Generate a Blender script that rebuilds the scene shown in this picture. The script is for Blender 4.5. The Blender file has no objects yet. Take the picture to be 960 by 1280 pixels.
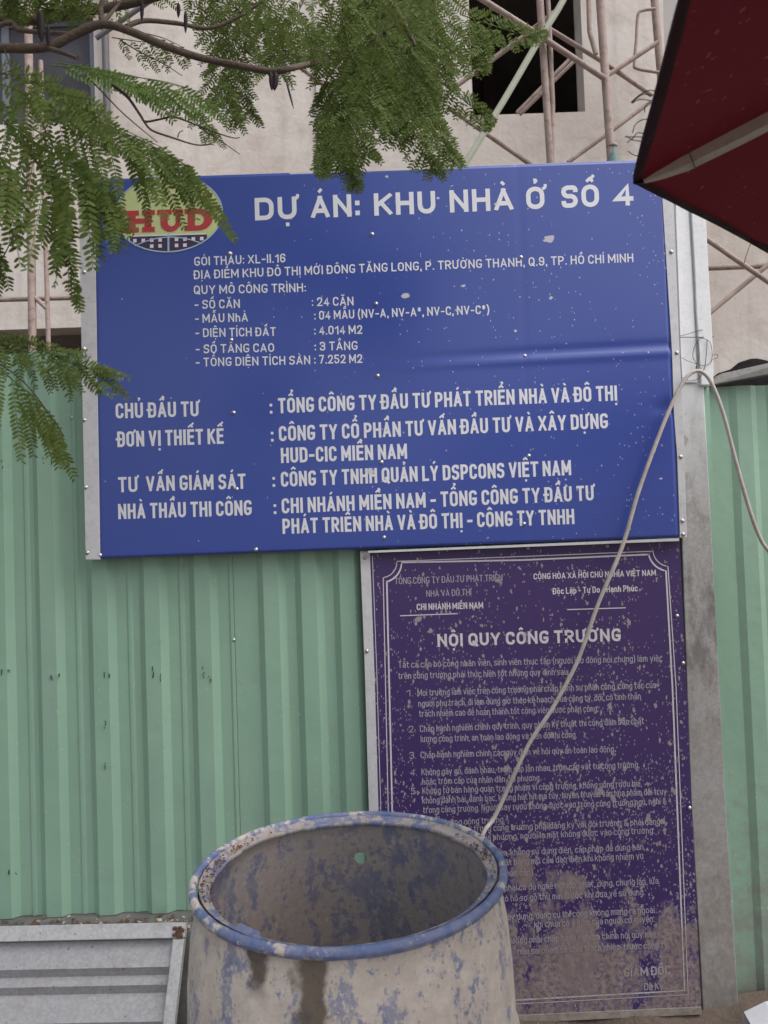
import bpy, bmesh, math, random
from mathutils import Vector, Matrix, noise as mnoise

# ------------------------------------------------------------------ camera, light, exposure
S = bpy.context.scene
COL = S.collection
W0, H0, F0 = 960.0, 1280.0, 962.0
CAM = Vector((0, 0, 1.60))
PITCH, YAW, ROLL = math.radians(1.7), 0.0, math.radians(-2.0)
ROT = (Matrix.Rotation(YAW, 3, 'Z') @ Matrix.Rotation(math.pi / 2 + PITCH, 3, 'X')
       @ Matrix.Rotation(ROLL, 3, 'Z'))
cd = bpy.data.cameras.new('camera')
cam = bpy.data.objects.new('camera', cd)
COL.objects.link(cam)
cam.matrix_world = Matrix.Translation(CAM) @ ROT.to_4x4()
cd.sensor_fit = 'HORIZONTAL'
cd.sensor_width = 36
cd.lens = 36 * F0 / W0
cd.clip_end = 2000
cd.clip_start = 0.02
S.camera = cam
cd.dof.use_dof = True
cd.dof.focus_distance = 2.4
cd.dof.aperture_fstop = 10

SUN_EL, SUN_AZ = math.radians(55), math.radians(122)
world = bpy.data.worlds.new('World')
S.world = world
world.use_nodes = True
wn = world.node_tree
wn.nodes.clear()
sky = wn.nodes.new('ShaderNodeTexSky')
sky.sky_type = 'NISHITA'
sky.sun_disc = False
sky.sun_elevation = SUN_EL
sky.sun_rotation = SUN_AZ
sky.dust_density = 4
hs = wn.nodes.new('ShaderNodeHueSaturation')
hs.inputs['Saturation'].default_value = 0.40
bg = wn.nodes.new('ShaderNodeBackground')
bg.inputs['Strength'].default_value = 0.12
wo = wn.nodes.new('ShaderNodeOutputWorld')
wn.links.new(sky.outputs[0], hs.inputs['Color'])
wn.links.new(hs.outputs[0], bg.inputs['Color'])
wn.links.new(bg.outputs[0], wo.inputs['Surface'])
sd = bpy.data.lights.new('sun', 'SUN')
sd.energy = 0.95
sd.angle = math.radians(70)
sd.color = (1, 0.985, 0.975)
sun = bpy.data.objects.new('sun', sd)
COL.objects.link(sun)
sdir = Vector((math.sin(SUN_AZ) * math.cos(SUN_EL), math.cos(SUN_AZ) * math.cos(SUN_EL), math.sin(SUN_EL)))
sun.rotation_euler = (-sdir).to_track_quat('-Z', 'Y').to_euler()
S.view_settings.view_transform = 'Standard'
S.view_settings.look = 'None'
S.view_settings.exposure = 0.78
S.view_settings.gamma = 1.0

# ------------------------------------------------------------------ helpers
def ray(px, py):
    return ROT @ Vector(((px - W0 / 2) / F0, -(py - H0 / 2) / F0, -1))

def at(px, py, Y):
    """the point of the plane y = Y that the photograph shows at a pixel"""
    d = ray(px, py)
    return CAM + d * (Y / d.y)

def at_z(px, py, Z):
    d = ray(px, py)
    return CAM + d * ((Z - CAM.z) / d.z)

def tag(o, label=None, cat=None, group=None, kind=None):
    if label: o['label'] = label
    if cat: o['category'] = cat
    if group: o['group'] = group
    if kind: o['kind'] = kind
    return o

def thing(name, loc, label, cat, group=None):
    o = bpy.data.objects.new(name, None)
    o.empty_display_size = 0.1
    COL.objects.link(o)
    o.location = loc
    return tag(o, label, cat, group)

def origin_of(o):
    v = Vector((0, 0, 0))
    while o:
        v += o.location
        o = o.parent
    return v

class MB:
    """collects shapes in world coordinates and links them as one mesh object"""
    def __init__(s):
        s.v, s.f, s.sm = [], [], []
    def add(s, verts, faces, smooth=False):
        k = len(s.v)
        s.v += [Vector(p) for p in verts]
        s.f += [[i + k for i in f] for f in faces]
        s.sm += [smooth] * len(faces)
    def hexa(s, a, b):
        """a, b: two facing quads"""
        s.add(list(a) + list(b), [(0, 1, 2, 3), (7, 6, 5, 4), (0, 4, 5, 1), (1, 5, 6, 2), (2, 6, 7, 3), (3, 7, 4, 0)])
    def box(s, x0, x1, y0, y1, z0, z1):
        s.hexa([(x0, y0, z0), (x1, y0, z0), (x1, y0, z1), (x0, y0, z1)],
               [(x0, y1, z0), (x1, y1, z0), (x1, y1, z1), (x0, y1, z1)])
    def plate(s, quad, th):
        """front quad (TL TR BR BL), extruded away from the camera by th"""
        q = [Vector(p) for p in (quad[3], quad[2], quad[1], quad[0])]
        s.hexa(q, [p + Vector((0, th, 0)) for p in q])
    def tube(s, pts, r, n=8, smooth=True, cap=True):
        pts = [Vector(p) for p in pts]
        if not isinstance(r, (list, tuple)): r = [r] * len(pts)
        up = None
        vs, fs = [], []
        for i, p in enumerate(pts):
            d = (pts[min(i + 1, len(pts) - 1)] - pts[max(i - 1, 0)]).normalized()
            if up is None:
                up = d.orthogonal().normalized()
            up = (up - d * up.dot(d)).normalized()
            w = d.cross(up)
            for k in range(n):
                a = 2 * math.pi * k / n
                vs.append(p + (up * math.cos(a) + w * math.sin(a)) * r[i])
        for i in range(len(pts) - 1):
            for k in range(n):
                fs.append((i * n + k, i * n + (k + 1) % n, (i + 1) * n + (k + 1) % n, (i + 1) * n + k))
        s.add(vs, fs, smooth)
        if cap:
            m = len(pts) - 1
            s.add(vs[:n], [tuple(reversed(range(n)))])
            s.add(vs[m * n:], [tuple(range(n))])
    def lathe(s, prof, c, n=64, smooth=True, jit=None):
        """prof: [(r, z)], round the vertical through c"""
        vs, fs = [], []
        for i, (r, z) in enumerate(prof):
            for k in range(n):
                a = 2 * math.pi * k / n
                rr, zz = (r, z) if jit is None else jit(i, r, z, a)
                vs.append((c[0] + rr * math.cos(a), c[1] + rr * math.sin(a), c[2] + zz))
        for i in range(len(prof) - 1):
            for k in range(n):
                fs.append((i * n + k, i * n + (k + 1) % n, (i + 1) * n + (k + 1) % n, (i + 1) * n + k))
        s.add(vs, fs, smooth)
    def build(s, name, mat, parent=None, bevel=0, base=None):
        me = bpy.data.meshes.new(name)
        o = bpy.data.objects.new(name, me)
        if parent:
            o.parent = parent
            off = origin_of(parent)
        else:
            off = Vector(base) if base is not None else Vector((0, 0, 0))
            o.location = off
        me.from_pydata([tuple(p - off) for p in s.v], [], s.f)
        me.polygons.foreach_set('use_smooth', s.sm)
        me.validate()
        bm = bmesh.new()
        bm.from_mesh(me)
        bmesh.ops.recalc_face_normals(bm, faces=bm.faces[:])
        bm.to_mesh(me)
        bm.free()
        me.materials.append(mat)
        COL.objects.link(o)
        if bevel:
            b = o.modifiers.new('bevel', 'BEVEL')
            b.width = bevel
            b.segments = 2
            b.limit_method = 'ANGLE'
        return o

def curve_pts(ctrl, n):
    """Catmull-Rom through control points"""
    c = [Vector(p) for p in ctrl]
    c = [c[0] * 2 - c[1]] + c + [c[-1] * 2 - c[-2]]
    out = []
    m = len(c) - 3
    for j in range(n + 1):
        u = j / n * m
        i = min(int(u), m - 1)
        t = u - i
        a, b, d, e = c[i:i + 4]
        out.append(0.5 * ((2 * b) + (d - a) * t + (2 * a - 5 * b + 4 * d - e) * t * t + (3 * b - a - 3 * d + e) * t ** 3))
    return out

# ------------------------------------------------------------------ materials
class NT:
    def __init__(s, name):
        s.m = bpy.data.materials.new(name)
        s.m.use_nodes = True
        s.t = s.m.node_tree
        s.b = s.t.nodes['Principled BSDF']
        s.out = s.t.nodes['Material Output']
        s._p = None
    def n(s, typ, **kw):
        x = s.t.nodes.new('ShaderNode' + typ)
        for k, v in kw.items(): setattr(x, k, v)
        return x
    def l(s, a, b):
        if isinstance(a, (int, float)): b.default_value = a
        elif isinstance(a, tuple): b.default_value = a if len(a) == len(b.default_value) else (*a, 1)
        else: s.t.links.new(a, b)
    def pos(s):
        if s._p is None: s._p = s.n('NewGeometry').outputs['Position']
        return s._p
    def math(s, op, a, b=0.0, clamp=False):
        x = s.n('Math', operation=op, use_clamp=clamp)
        s.l(a, x.inputs[0]); s.l(b, x.inputs[1])
        return x.outputs[0]
    def vmul(s, v, k):
        x = s.n('VectorMath', operation='MULTIPLY')
        s.l(v, x.inputs[0]); x.inputs[1].default_value = k if isinstance(k, tuple) else (k, k, k)
        return x.outputs[0]
    def vadd(s, a, b):
        x = s.n('VectorMath', operation='ADD')
        s.l(a, x.inputs[0]); s.l(b, x.inputs[1])
        return x.outputs[0]
    def noise(s, scale, detail=4, rough=0.55, vec=None, stretch=(1, 1, 1), color=False):
        x = s.n('TexNoise')
        s.l(s.vmul(vec if vec is not None else s.pos(), stretch), x.inputs['Vector'])
        x.inputs['Scale'].default_value = scale
        x.inputs['Detail'].default_value = detail
        x.inputs['Roughness'].default_value = rough
        return x.outputs['Color' if color else 'Fac']
    def map(s, v, a, b, c=0.0, d=1.0, smooth=False):
        x = s.n('MapRange')
        x.clamp = True
        if smooth: x.interpolation_type = 'SMOOTHSTEP'
        s.l(v, x.inputs['Value'])
        for k, q in zip(('From Min', 'From Max', 'To Min', 'To Max'), (a, b, c, d)): s.l(q, x.inputs[k])
        return x.outputs['Result']
    def mix(s, f, a, b, mode='MIX'):
        x = s.n('Mix', data_type='RGBA', blend_type=mode)
        s.l(f, x.inputs['Factor']); s.l(a, x.inputs['A']); s.l(b, x.inputs['B'])
        return [o for o in x.outputs if o.type == 'RGBA'][0]
    def xyz(s, v=None):
        x = s.n('SeparateXYZ')
        s.l(v if v is not None else s.pos(), x.inputs[0])
        return x.outputs
    def base(s, c, rough=0.5, metal=0.0, spec=0.5):
        s.l(c, s.b.inputs['Base Color']); s.l(rough, s.b.inputs['Roughness'])
        s.l(metal, s.b.inputs['Metallic']); s.l(spec, s.b.inputs['Specular IOR Level'])
        return s
    def bump(s, h, strength=0.3, dist=0.01):
        x = s.n('Bump')
        x.inputs['Strength'].default_value = strength
        x.inputs['Distance'].default_value = dist
        s.l(h, x.inputs['Height'])
        s.l(x.outputs[0], s.b.inputs['Normal'])
    def splat(s, scale, amount, seed=0.0, stretch=(1, 0, 1), wob=0.35, rr=(0.10, 0.38)):
        """round spatter of dried cement: one drop per cell, its size drawn from the cell; amount 0..1"""
        v = s.vmul(s.pos(), stretch)
        w = s.noise(scale * 1.7, 3, vec=v, color=True)
        v = s.vadd(s.vmul(v, scale), s.vmul(w, wob * 2))
        v = s.vadd(v, (seed, seed * 1.7, seed * 0.3))
        x = s.n('TexVoronoi')
        x.voronoi_dimensions = '3D'
        s.l(v, x.inputs['Vector'])
        x.inputs['Scale'].default_value = 1
        r = s.xyz(x.outputs['Color'])
        # drop exists when rand < amount; radius from another random
        ex = s.math('LESS_THAN', r[0], amount)
        rad = s.map(s.math('POWER', r[1], 2.0), 0, 1, *rr)
        d = s.math('SUBTRACT', rad, x.outputs['Distance'])
        return s.math('MULTIPLY', ex, s.map(d, 0, 0.05))
    def done(s):
        return s.m

DUST = (0.42, 0.375, 0.34)

def m_plain(name, col, rough=0.5, metal=0.0, var=0.12, scale=12, spec=0.5, bump=0.0, dirt=0.0):
    t = NT(name)
    f = t.noise(scale, 5)
    c = t.mix(t.map(f, 0.3, 0.7), tuple(k * (1 - var) for k in col), tuple(min(1, k * (1 + var)) for k in col))
    if dirt:
        c = t.mix(t.math('MULTIPLY', t.map(t.noise(scale * 3, 6, 0.7), 0.52, 0.62), dirt), c, (0.2, 0.15, 0.115))
    t.base(c, t.map(f, 0.3, 0.7, rough * 0.85, min(1, rough * 1.15)), metal, spec)
    if bump: t.bump(t.noise(scale * 4, 6), bump)
    return t.done()

def sign_dirt(t, c, kind):
    """dried spatter over a painted board and over its lettering alike"""
    p = t.xyz()
    if kind == 'blue':
        grad = t.map(p[0], -0.45, 0.95, 0.03, 1.0)
        cl = t.map(t.noise(5, 2, stretch=(1, 0, 1)), 0.42, 0.66)
        a = t.math('MULTIPLY', grad, t.math('ADD', t.math('MULTIPLY', cl, 0.22), 0.03))
        m1 = t.splat(135, t.math('MULTIPLY', a, 1.0), 3.1, (1, 0, 0.6))
        m2 = t.splat(48, t.math('MULTIPLY', a, 0.22), 9.7, (0.9, 0, 1.2))
        m3 = t.splat(19, t.math('MULTIPLY', grad, 0.018), 2.2, (0.8, 0, 1.25))
        m = t.math('MAXIMUM', m1, t.math('MAXIMUM', m2, m3))
        return t.mix(t.math('MULTIPLY', m, 0.85), c, (0.62, 0.60, 0.62)), m
    grad = t.map(p[2], 1.60, 0.35, 0.20, 1.0)
    cl = t.map(t.noise(6, 5, 0.65, stretch=(1.3, 0, 0.8)), 0.36, 0.64, 0.12, 1.5)
    a = t.math('MULTIPLY', grad, cl)
    m1 = t.splat(125, t.math('MULTIPLY', a, 1.0), 3.1, (1.25, 0, 0.7), .4, (0.13, 0.42))
    m2 = t.splat(62, t.math('MULTIPLY', a, 0.8), 5.4, (1.15, 0, 0.65), .45, (0.14, 0.42))
    m3 = t.splat(27, t.math('MULTIPLY', a, 0.30), 8.9, (1, 0, 0.85), .5, (0.14, 0.40))
    m = t.math('MAXIMUM', m1, t.math('MAXIMUM', m2, m3))
    # one broad smear of tan mud low on the right half
    def blob(px, py, rx, ry):
        q = at(px, py, 2.452)
        dx = t.math('DIVIDE', t.math('SUBTRACT', p[0], q.x), rx)
        dz = t.math('DIVIDE', t.math('SUBTRACT', p[2], q.z), ry)
        d = t.math('SQRT', t.math('ADD', t.math('MULTIPLY', dx, dx), t.math('MULTIPLY', dz, dz)))
        return t.math('SUBTRACT', 1.0, d)
    bl = t.math('MAXIMUM', blob(722, 1190, .085, .17), t.math('MAXIMUM', blob(655, 1085, .035, .06), blob(712, 1110, .05, .05)))
    edge = t.noise(14, 9, 0.72, stretch=(1, 0, 0.8))
    smear = t.map(t.math('ADD', bl, t.math('MULTIPLY', t.math('SUBTRACT', edge, 0.5), 2.2)), 0.05, 0.35)
    # dried mud that thickens to the foot of the board
    g2 = t.map(p[2], 0.85, 0.05, 0.0, 1.0)
    nz = t.noise(7, 10, 0.72, stretch=(1.4, 0, 0.75))
    mud = t.map(t.math('ADD', nz, t.math('MULTIPLY', g2, 0.33)), 0.69, 0.77)
    mud2 = t.map(t.noise(70, 6, 0.7, stretch=(1, 0, 1)), 0.40, 0.56, 0.30, 1.0)
    m = t.math('MAXIMUM', t.math('MULTIPLY', m, 0.82), t.math('MAXIMUM', t.math('MULTIPLY', smear, t.map(t.noise(55, 8, 0.75, stretch=(1, 0, 0.6)), 0.36, 0.6, 0.45, 1.0)), t.math('MULTIPLY', mud, mud2)))
    col = t.mix(t.noise(9, 2, stretch=(1, 0, 1)), (0.54, 0.50, 0.49), (0.36, 0.295, 0.255))
    col = t.mix(t.math('MAXIMUM', smear, mud), col, t.mix(t.map(t.noise(18, 8, 0.75, stretch=(1, 0, 0.5)), 0.35, 0.65), (0.27, 0.205, 0.165), (0.42, 0.34, 0.285)))
    return t.mix(t.math('MULTIPLY', m, 0.85), c, col), m

def m_sign(name, col, kind, rough=0.42, var=0.06):
    t = NT(name)
    f = t.noise(3, 3)
    c = t.mix(f, tuple(k * (1 - var) for k in col), tuple(k * (1 + var) for k in col))
    c, m = sign_dirt(t, c, kind)
    t.base(c, t.map(m, 0, 1, rough, 0.9), 0, 0.65)
    return t.done()

BLUE = m_sign('blue sheet', (0.038, 0.072, 0.335), 'blue', 0.30)
WHITE_B = m_sign('white vinyl lettering', (0.72, 0.73, 0.78), 'blue', 0.55)
PURPLE = m_sign('purple sheet', (0.047, 0.021, 0.128), 'purple', 0.45)
WHITE_P = m_sign('white print', (0.44, 0.42, 0.49), 'purple', 0.6)
WHITE_P2 = m_sign('bold white print', (0.66, 0.63, 0.68), 'purple', 0.6)
LOGO_Y = m_sign('pale yellow green vinyl', (0.56, 0.62, 0.29), 'blue', 0.5)
LOGO_R = m_sign('red vinyl', (0.46, 0.03, 0.045), 'blue', 0.5)
LOGO_P = m_sign('dark violet vinyl', (0.045, 0.02, 0.075), 'blue', 0.5)
LOGO_L = m_sign('light blue vinyl', (0.36, 0.50, 0.66), 'blue', 0.5)
EDGE = m_plain('white folded steel edge', (0.60, 0.60, 0.62), 0.5, 0, 0.06, 20, dirt=0.16)
SCREW = m_plain('zinc screw head', (0.55, 0.55, 0.55), 0.35, 0.8, 0.2, 60)
RUBBER = m_plain('dark washer', (0.05, 0.045, 0.045), 0.7)

def m_fence():
    t = NT('pale green coated steel')
    p = t.xyz()
    f = t.noise(2.0, 4, stretch=(2, 1, 0.6))
    c = t.mix(t.map(f, 0.3, 0.7), (0.25, 0.415, 0.31), (0.295, 0.465, 0.355))
    # fine vertical wash streaks of dust
    st = t.noise(26, 5, 0.6, stretch=(1, 1, 0.05))
    c = t.mix(t.math('MULTIPLY', t.map(st, 0.5, 0.75), 0.22), c, (0.33, 0.37, 0.33))
    low = t.map(p[2], 0.9, 0.1)
    right = t.map(p[0], 0.75, 1.15)
    dn = t.noise(17, 8, 0.7)
    dm = t.map(t.math('ADD', dn, t.math('MULTIPLY', t.math('MULTIPLY', low, right), 0.35)), 0.6, 0.82)
    c = t.mix(t.math('MULTIPLY', dm, 0.62), c, (0.27, 0.245, 0.22))
    g = t.map(p[0], -1.1, 0.1, 0.25, 1.0)
    g = t.math('MULTIPLY', g, t.map(p[2], 1.7, 0.6, 0.35, 1.0))
    a = t.math('MULTIPLY', g, t.map(t.noise(5, 2), 0.4, 0.65, 0.08, 0.55))
    m = t.math('MAXIMUM', t.splat(95, a, 1.3, (1, 0, 0.7)), t.splat(40, t.math('MULTIPLY', a, 0.35), 7.7, (1.1, 0, 0.6)))
    c = t.mix(t.math('MULTIPLY', m, 0.75), c, (0.50, 0.50, 0.44))
    t.base(c, t.map(dn, 0.3, 0.7, 0.38, 0.55), 0, 0.4)
    t.bump(t.noise(6, 3), 0.30, 0.02)
    return t.done()
GREEN = m_fence()

def m_plaster():
    t = NT('raw cement plaster')
    f = t.noise(0.9, 6, 0.6)
    g = t.noise(5, 7, 0.65)
    c = t.mix(t.map(f, 0.32, 0.68), (0.54, 0.48, 0.43), (0.70, 0.645, 0.60))
    c = t.mix(t.math('MULTIPLY', t.map(g, 0.5, 0.72), 0.55), c, (0.40, 0.335, 0.30))
    patch = t.noise(1.7, 3, stretch=(1, 1, 1.6))
    c = t.mix(t.math('MULTIPLY', t.map(patch, 0.55, 0.66), 0.5), c, (0.68, 0.635, 0.605))
    vs = t.noise(10, 4, 0.6, stretch=(1, 1, 0.08))
    sm = t.noise(3.1, 8, 0.7, stretch=(1, 1, 1.2))
    c = t.mix(t.math('MULTIPLY', t.map(sm, 0.56, 0.64), 0.35), c, (0.44, 0.37, 0.33))
    c = t.mix(t.math('MULTIPLY', t.map(vs, 0.52, 0.75), 0.3), c, (0.30, 0.26, 0.235))
    t.base(c, 0.9, 0, 0.2)
    t.bump(t.noise(28, 6), 0.35, 0.01)
    return t.done()
PLASTER = m_plaster()
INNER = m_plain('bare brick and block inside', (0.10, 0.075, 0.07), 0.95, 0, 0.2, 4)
SLAB = m_plain('concrete slab', (0.24, 0.22, 0.21), 0.9, 0, 0.15, 6)
PIPE = m_plain('cement stained scaffold tube', (0.36, 0.275, 0.245), 0.75, 0, 0.22, 9, dirt=0.7, bump=0.2)
PIPE_D = m_plain('grey drain pipe', (0.12, 0.115, 0.125), 0.6, 0, 0.1, 9)
TEAL = m_plain('teal painted screw jack', (0.13, 0.22, 0.22), 0.6, 0, 0.2, 20, dirt=0.5)
STRAP = m_plain('pale green plastic strap', (0.40, 0.42, 0.33), 0.6, 0, 0.1, 15)
CONC = m_plain('dirty concrete', (0.15, 0.15, 0.145), 0.9, 0, 0.25, 14, dirt=0.4, bump=0.3)

def m_galv(name, col=(0.50, 0.50, 0.50), dirty=0.25, zgrad=False):
    t = NT(name)
    x = t.n('TexVoronoi')
    s = t.vmul(t.pos(), 130)
    t.l(s, x.inputs['Vector'])
    x.inputs['Scale'].default_value = 1
    sp = t.xyz(x.outputs['Color'])[0]
    c = t.mix(sp, tuple(k * 0.88 for k in col), tuple(min(1, k * 1.1) for k in col))
    d = t.noise(12, 9, 0.74)
    fine = t.noise(60, 4, 0.6, stretch=(1, 1, 0.5))
    dm = t.map(d, 0.5, 0.68)
    if zgrad:
        p = t.xyz()
        z = t.map(p[2], 2.15, 1.55, 0, 1)
        c = t.mix(z, (0.74, 0.77, 0.77), c)
        z2 = t.map(p[2], 1.35, 0.3)
        mud = t.map(t.math('ADD', d, t.math('MULTIPLY', z2, 0.27)), 0.55, 0.82)
        mudc = t.mix(t.map(fine, 0.3, 0.7), (0.27, 0.24, 0.22), (0.39, 0.355, 0.33))
        dk = t.math('MULTIPLY', t.map(t.noise(9, 9, 0.75, stretch=(1.4, 1, 0.5)), 0.47, 0.60), t.map(p[2], 0.75, 1.05))
        c = t.mix(t.math('MULTIPLY', t.math('MULTIPLY', dk, z), 0.6), c, (0.10, 0.095, 0.09))
        c = t.mix(t.math('MULTIPLY', mud, 0.95), c, mudc)
        rough = t.map(mud, 0, 1, 0.42, 0.85)
    else:
        c = t.mix(t.math('MULTIPLY', dm, dirty), c, (0.26, 0.225, 0.20))
        rough = t.map(dm, 0, 1, 0.42, 0.7)
    m = t.splat(85, 0.14, 4.4, (1, 1, 0.6))
    m2 = t.splat(22, 0.07, 1.4, (1, 1, 0.9))
    c = t.mix(t.math('MULTIPLY', m, 0.75), c, (0.16, 0.13, 0.11))
    c = t.mix(t.math('MULTIPLY', m2, 0.6), c, (0.36, 0.31, 0.27))
    t.base(c, rough, 0.25, 0.5)
    t.bump(fine, 0.08, 0.004)
    return t.done()
GALV = m_galv('galvanised sheet', (0.38, 0.38, 0.395), 0.4)
GALV_F = m_galv('galvanised channel frame', (0.47, 0.47, 0.475), 0.45)
POSTM = m_galv('weathered post', (0.44, 0.435, 0.43), 0.5, True)
WHITEP = m_plain('white coated channel', (0.78, 0.79, 0.80), 0.5, 0, 0.04, 30, dirt=0.12)

def m_drum(name, mudbias, inner=False, vl=(0.08, 0.62)):
    t = NT(name)
    p = t.xyz()
    blue = t.mix(t.noise(12, 4), (0.045, 0.09, 0.24), (0.085, 0.155, 0.37))
    nz = t.noise(21, 10, 0.74, stretch=(1, 1, 0.65))
    n2 = t.noise(75, 6, 0.75)
    n3 = t.noise(3.2, 3)
    h = t.math('ADD', t.math('MULTIPLY', nz, 0.6), t.math('ADD', t.math('MULTIPLY', n2, 0.3), t.math('MULTIPLY', n3, 0.20)))
    h = t.math('ADD', h, t.math('MULTIPLY', t.math('SUBTRACT', t.noise(26, 5, 0.65, stretch=(1, 1, 0.12)), 0.5), 0.16))
    m = t.map(h, mudbias, mudbias + 0.055)
    veil = t.map(t.noise(30, 6, 0.7), 0.3, 0.7, *vl)
    run = t.noise(30, 6, 0.7, stretch=(1, 1, 0.10))
    mudc = t.mix(t.map(t.noise(26, 8, 0.75), 0.3, 0.7), (0.47, 0.40, 0.335), (0.72, 0.64, 0.56))
    h = t.math('ADD', h, t.map(p[0], -0.25, 0.22, 0.035, -0.035))
    if inner:
        mudc = t.mix(t.map(t.noise(5, 6, 0.6, stretch=(1, 1, 0.5)), 0.4, 0.6), (0.36, 0.305, 0.27), (0.39, 0.295, 0.235))
        mudc = t.mix(t.map(n2, 0.3, 0.75), mudc, (0.44, 0.41, 0.39))
    c = t.mix(t.math('MAXIMUM', t.math('MULTIPLY', m, 0.95), veil), blue, mudc)
    pit = t.math('MAXIMUM', t.splat(150, 0.18, 2.0, (1, 1, 1)), t.splat(70, 0.06, 5.0, (1, 1, 1)))
    c = t.mix(t.math('MULTIPLY', pit, 0.55), c, (0.19, 0.15, 0.12))
    lite = t.splat(60, 0.08, 8.0, (1, 1, 0.7))
    c = t.mix(t.math('MULTIPLY', lite, 0.6), c, (0.52, 0.47, 0.43))
    t.base(c, t.map(m, 0, 1, 0.45, 0.85), 0, 0.4)
    t.bump(t.math('ADD', h, t.math('MULTIPLY', n2, 0.4)), 0.25, 0.006)
    return t, c

DRUM_C = at(437, 1087, 1.43)
t, c = m_drum('cement crusted blue plastic', 0.475)
# the two wet runs down the front of the drum
p = t.xyz()
wob = t.map(t.noise(22, 3), 0.3, 0.7, -0.012, 0.012)
for px, w_, z0 in ((388, 0.030, 0.0), (313, 0.024, 0.055)):
    x0 = at(px, 1230, 1.14).x
    dx = t.math('ABSOLUTE', t.math('SUBTRACT', t.math('ADD', p[0], wob), x0))
    k = t.map(dx, w_, w_ - 0.012)
    front = t.map(p[1], 1.22, 1.20)
    zz = t.map(p[2], DRUM_C.z - z0 - 0.03, DRUM_C.z - z0) if z0 else 1.0
    wet = t.math('MULTIPLY', t.math('MULTIPLY', k, front), zz)
    c = t.mix(t.math('MULTIPLY', wet, 0.86), c, (0.085, 0.06, 0.042))
t.l(c, t.b.inputs['Base Color'])
DRUM = t.done()
t, c = m_drum('crusted drum inside', 0.485, True, (0.30, 0.78))
DRUM_IN = t.done()
t, c = m_drum('scuffed blue rim', 0.555, False, (0.0, 0.34))
RIM = t.done()
t, c = m_drum('dusty cut flange', 0.515, True)
FLANGE = t.done()

def m_fabric():
    t = NT('dark red canopy cloth')
    f = t.noise(6, 4)
    c = t.mix(f, (0.068, 0.013, 0.020), (0.092, 0.018, 0.027))
    a = t.map(t.noise(3, 2), 0.4, 0.65, 0.10, 0.40)
    m = t.math('MAXIMUM', t.splat(120, a, 1.0, (1, 0.6, 1)), t.splat(55, t.math('MULTIPLY', a, 0.45), 6.0, (0.6, 1, 1)))
    c = t.mix(t.math('MULTIPLY', m, 0.55), c, (0.30, 0.20, 0.18))
    t.base(c, 0.85, 0, 0.2)
    wv = t.noise(500, 1)
    t.bump(t.math('ADD', wv, t.noise(9, 3)), 0.15, 0.004)
    tr = t.n('BsdfTranslucent')
    t.l(t.mix(f, (0.075, 0.008, 0.012), (0.10, 0.010, 0.015)), tr.inputs['Color'])
    mx = t.n('MixShader')
    mx.inputs[0].default_value = 0.30
    t.l(t.b.outputs[0], mx.inputs[1]); t.l(tr.outputs[0], mx.inputs[2])
    t.l(mx.outputs[0], t.out.inputs['Surface'])
    return t.done()
CANOPY = m_fabric()
HEM = m_plain('dark hem cloth', (0.035, 0.008, 0.014), 0.9, 0, 0.2, 30)
RIBM = m_plain('cream painted rib', (0.50, 0.475, 0.43), 0.6, 0, 0.08, 14, dirt=0.25)
CABLE = m_plain('grey cable sheath', (0.50, 0.455, 0.42), 0.7, 0, 0.12, 30, dirt=0.25)
WIRE = m_plain('thin dark wire', (0.06, 0.05, 0.05), 0.6)
BLACKT = m_plain('black tarpaulin', (0.016, 0.014, 0.015), 1.0, 0, 0.3, 8, 0.05, bump=0.3)
SACK = m_plain('white woven sack', (0.68, 0.68, 0.72), 0.7, 0, 0.05, 30, bump=0.1)
STEELB = m_plain('rusty grey bar', (0.24, 0.235, 0.23), 0.6, 0.2, 0.2, 20, dirt=0.8)
LITTER = m_plain('dry brown litter', (0.14, 0.075, 0.05), 0.95, 0, 0.5, 80)
FLAKE = m_plain('pale cement flakes', (0.42, 0.38, 0.34), 0.95, 0, 0.3, 80)
MARK = m_plain('black scuff', (0.06, 0.085, 0.07), 0.8)

def m_ground():
    t = NT('trodden earth')
    f = t.noise(3, 8, 0.65)
    c = t.mix(t.map(f, 0.3, 0.7), (0.10, 0.075, 0.06), (0.22, 0.175, 0.145))
    c = t.mix(t.math('MULTIPLY', t.splat(30, 0.2, 2.0, (1, 1, 0)), 0.7), c, (0.33, 0.29, 0.26))
    t.base(c, 0.95, 0, 0.2)
    t.bump(t.noise(14, 8, 0.7), 0.8, 0.03)
    return t.done()
GROUND = m_ground()

def m_leaf(name, a, b):
    t = NT(name)
    oi = t.n('ObjectInfo').outputs['Random']
    f = t.noise(35, 2)
    isl = t.n('NewGeometry').outputs['Random Per Island']
    k = t.math('ADD', t.math('MULTIPLY', oi, 0.45), t.math('MULTIPLY', isl, 0.55))
    c = t.mix(k, a, b)
    c = t.mix(t.math('MULTIPLY', t.math('GREATER_THAN', isl, 0.94), 0.6), c, (0.16, 0.15, 0.045))
    t.base(c, 0.65, 0, 0.22)
    tr = t.n('BsdfTranslucent')
    t.l(t.mix(0.5, c, (0.26, 0.32, 0.06)), tr.inputs['Color'])
    mx = t.n('MixShader')
    mx.inputs[0].default_value = 0.42
    t.l(t.b.outputs[0], mx.inputs[1]); t.l(tr.outputs[0], mx.inputs[2])
    t.l(mx.outputs[0], t.out.inputs['Surface'])
    return t.done()
LEAF = m_leaf('feathery leaf', (0.072, 0.115, 0.026), (0.170, 0.225, 0.062))
LEAF_B = m_leaf('young feathery leaf', (0.13, 0.215, 0.055), (0.19, 0.28, 0.08))
BARK = m_plain('grey brown bark', (0.115, 0.085, 0.065), 0.9, 0, 0.25, 30, bump=0.5)
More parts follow.
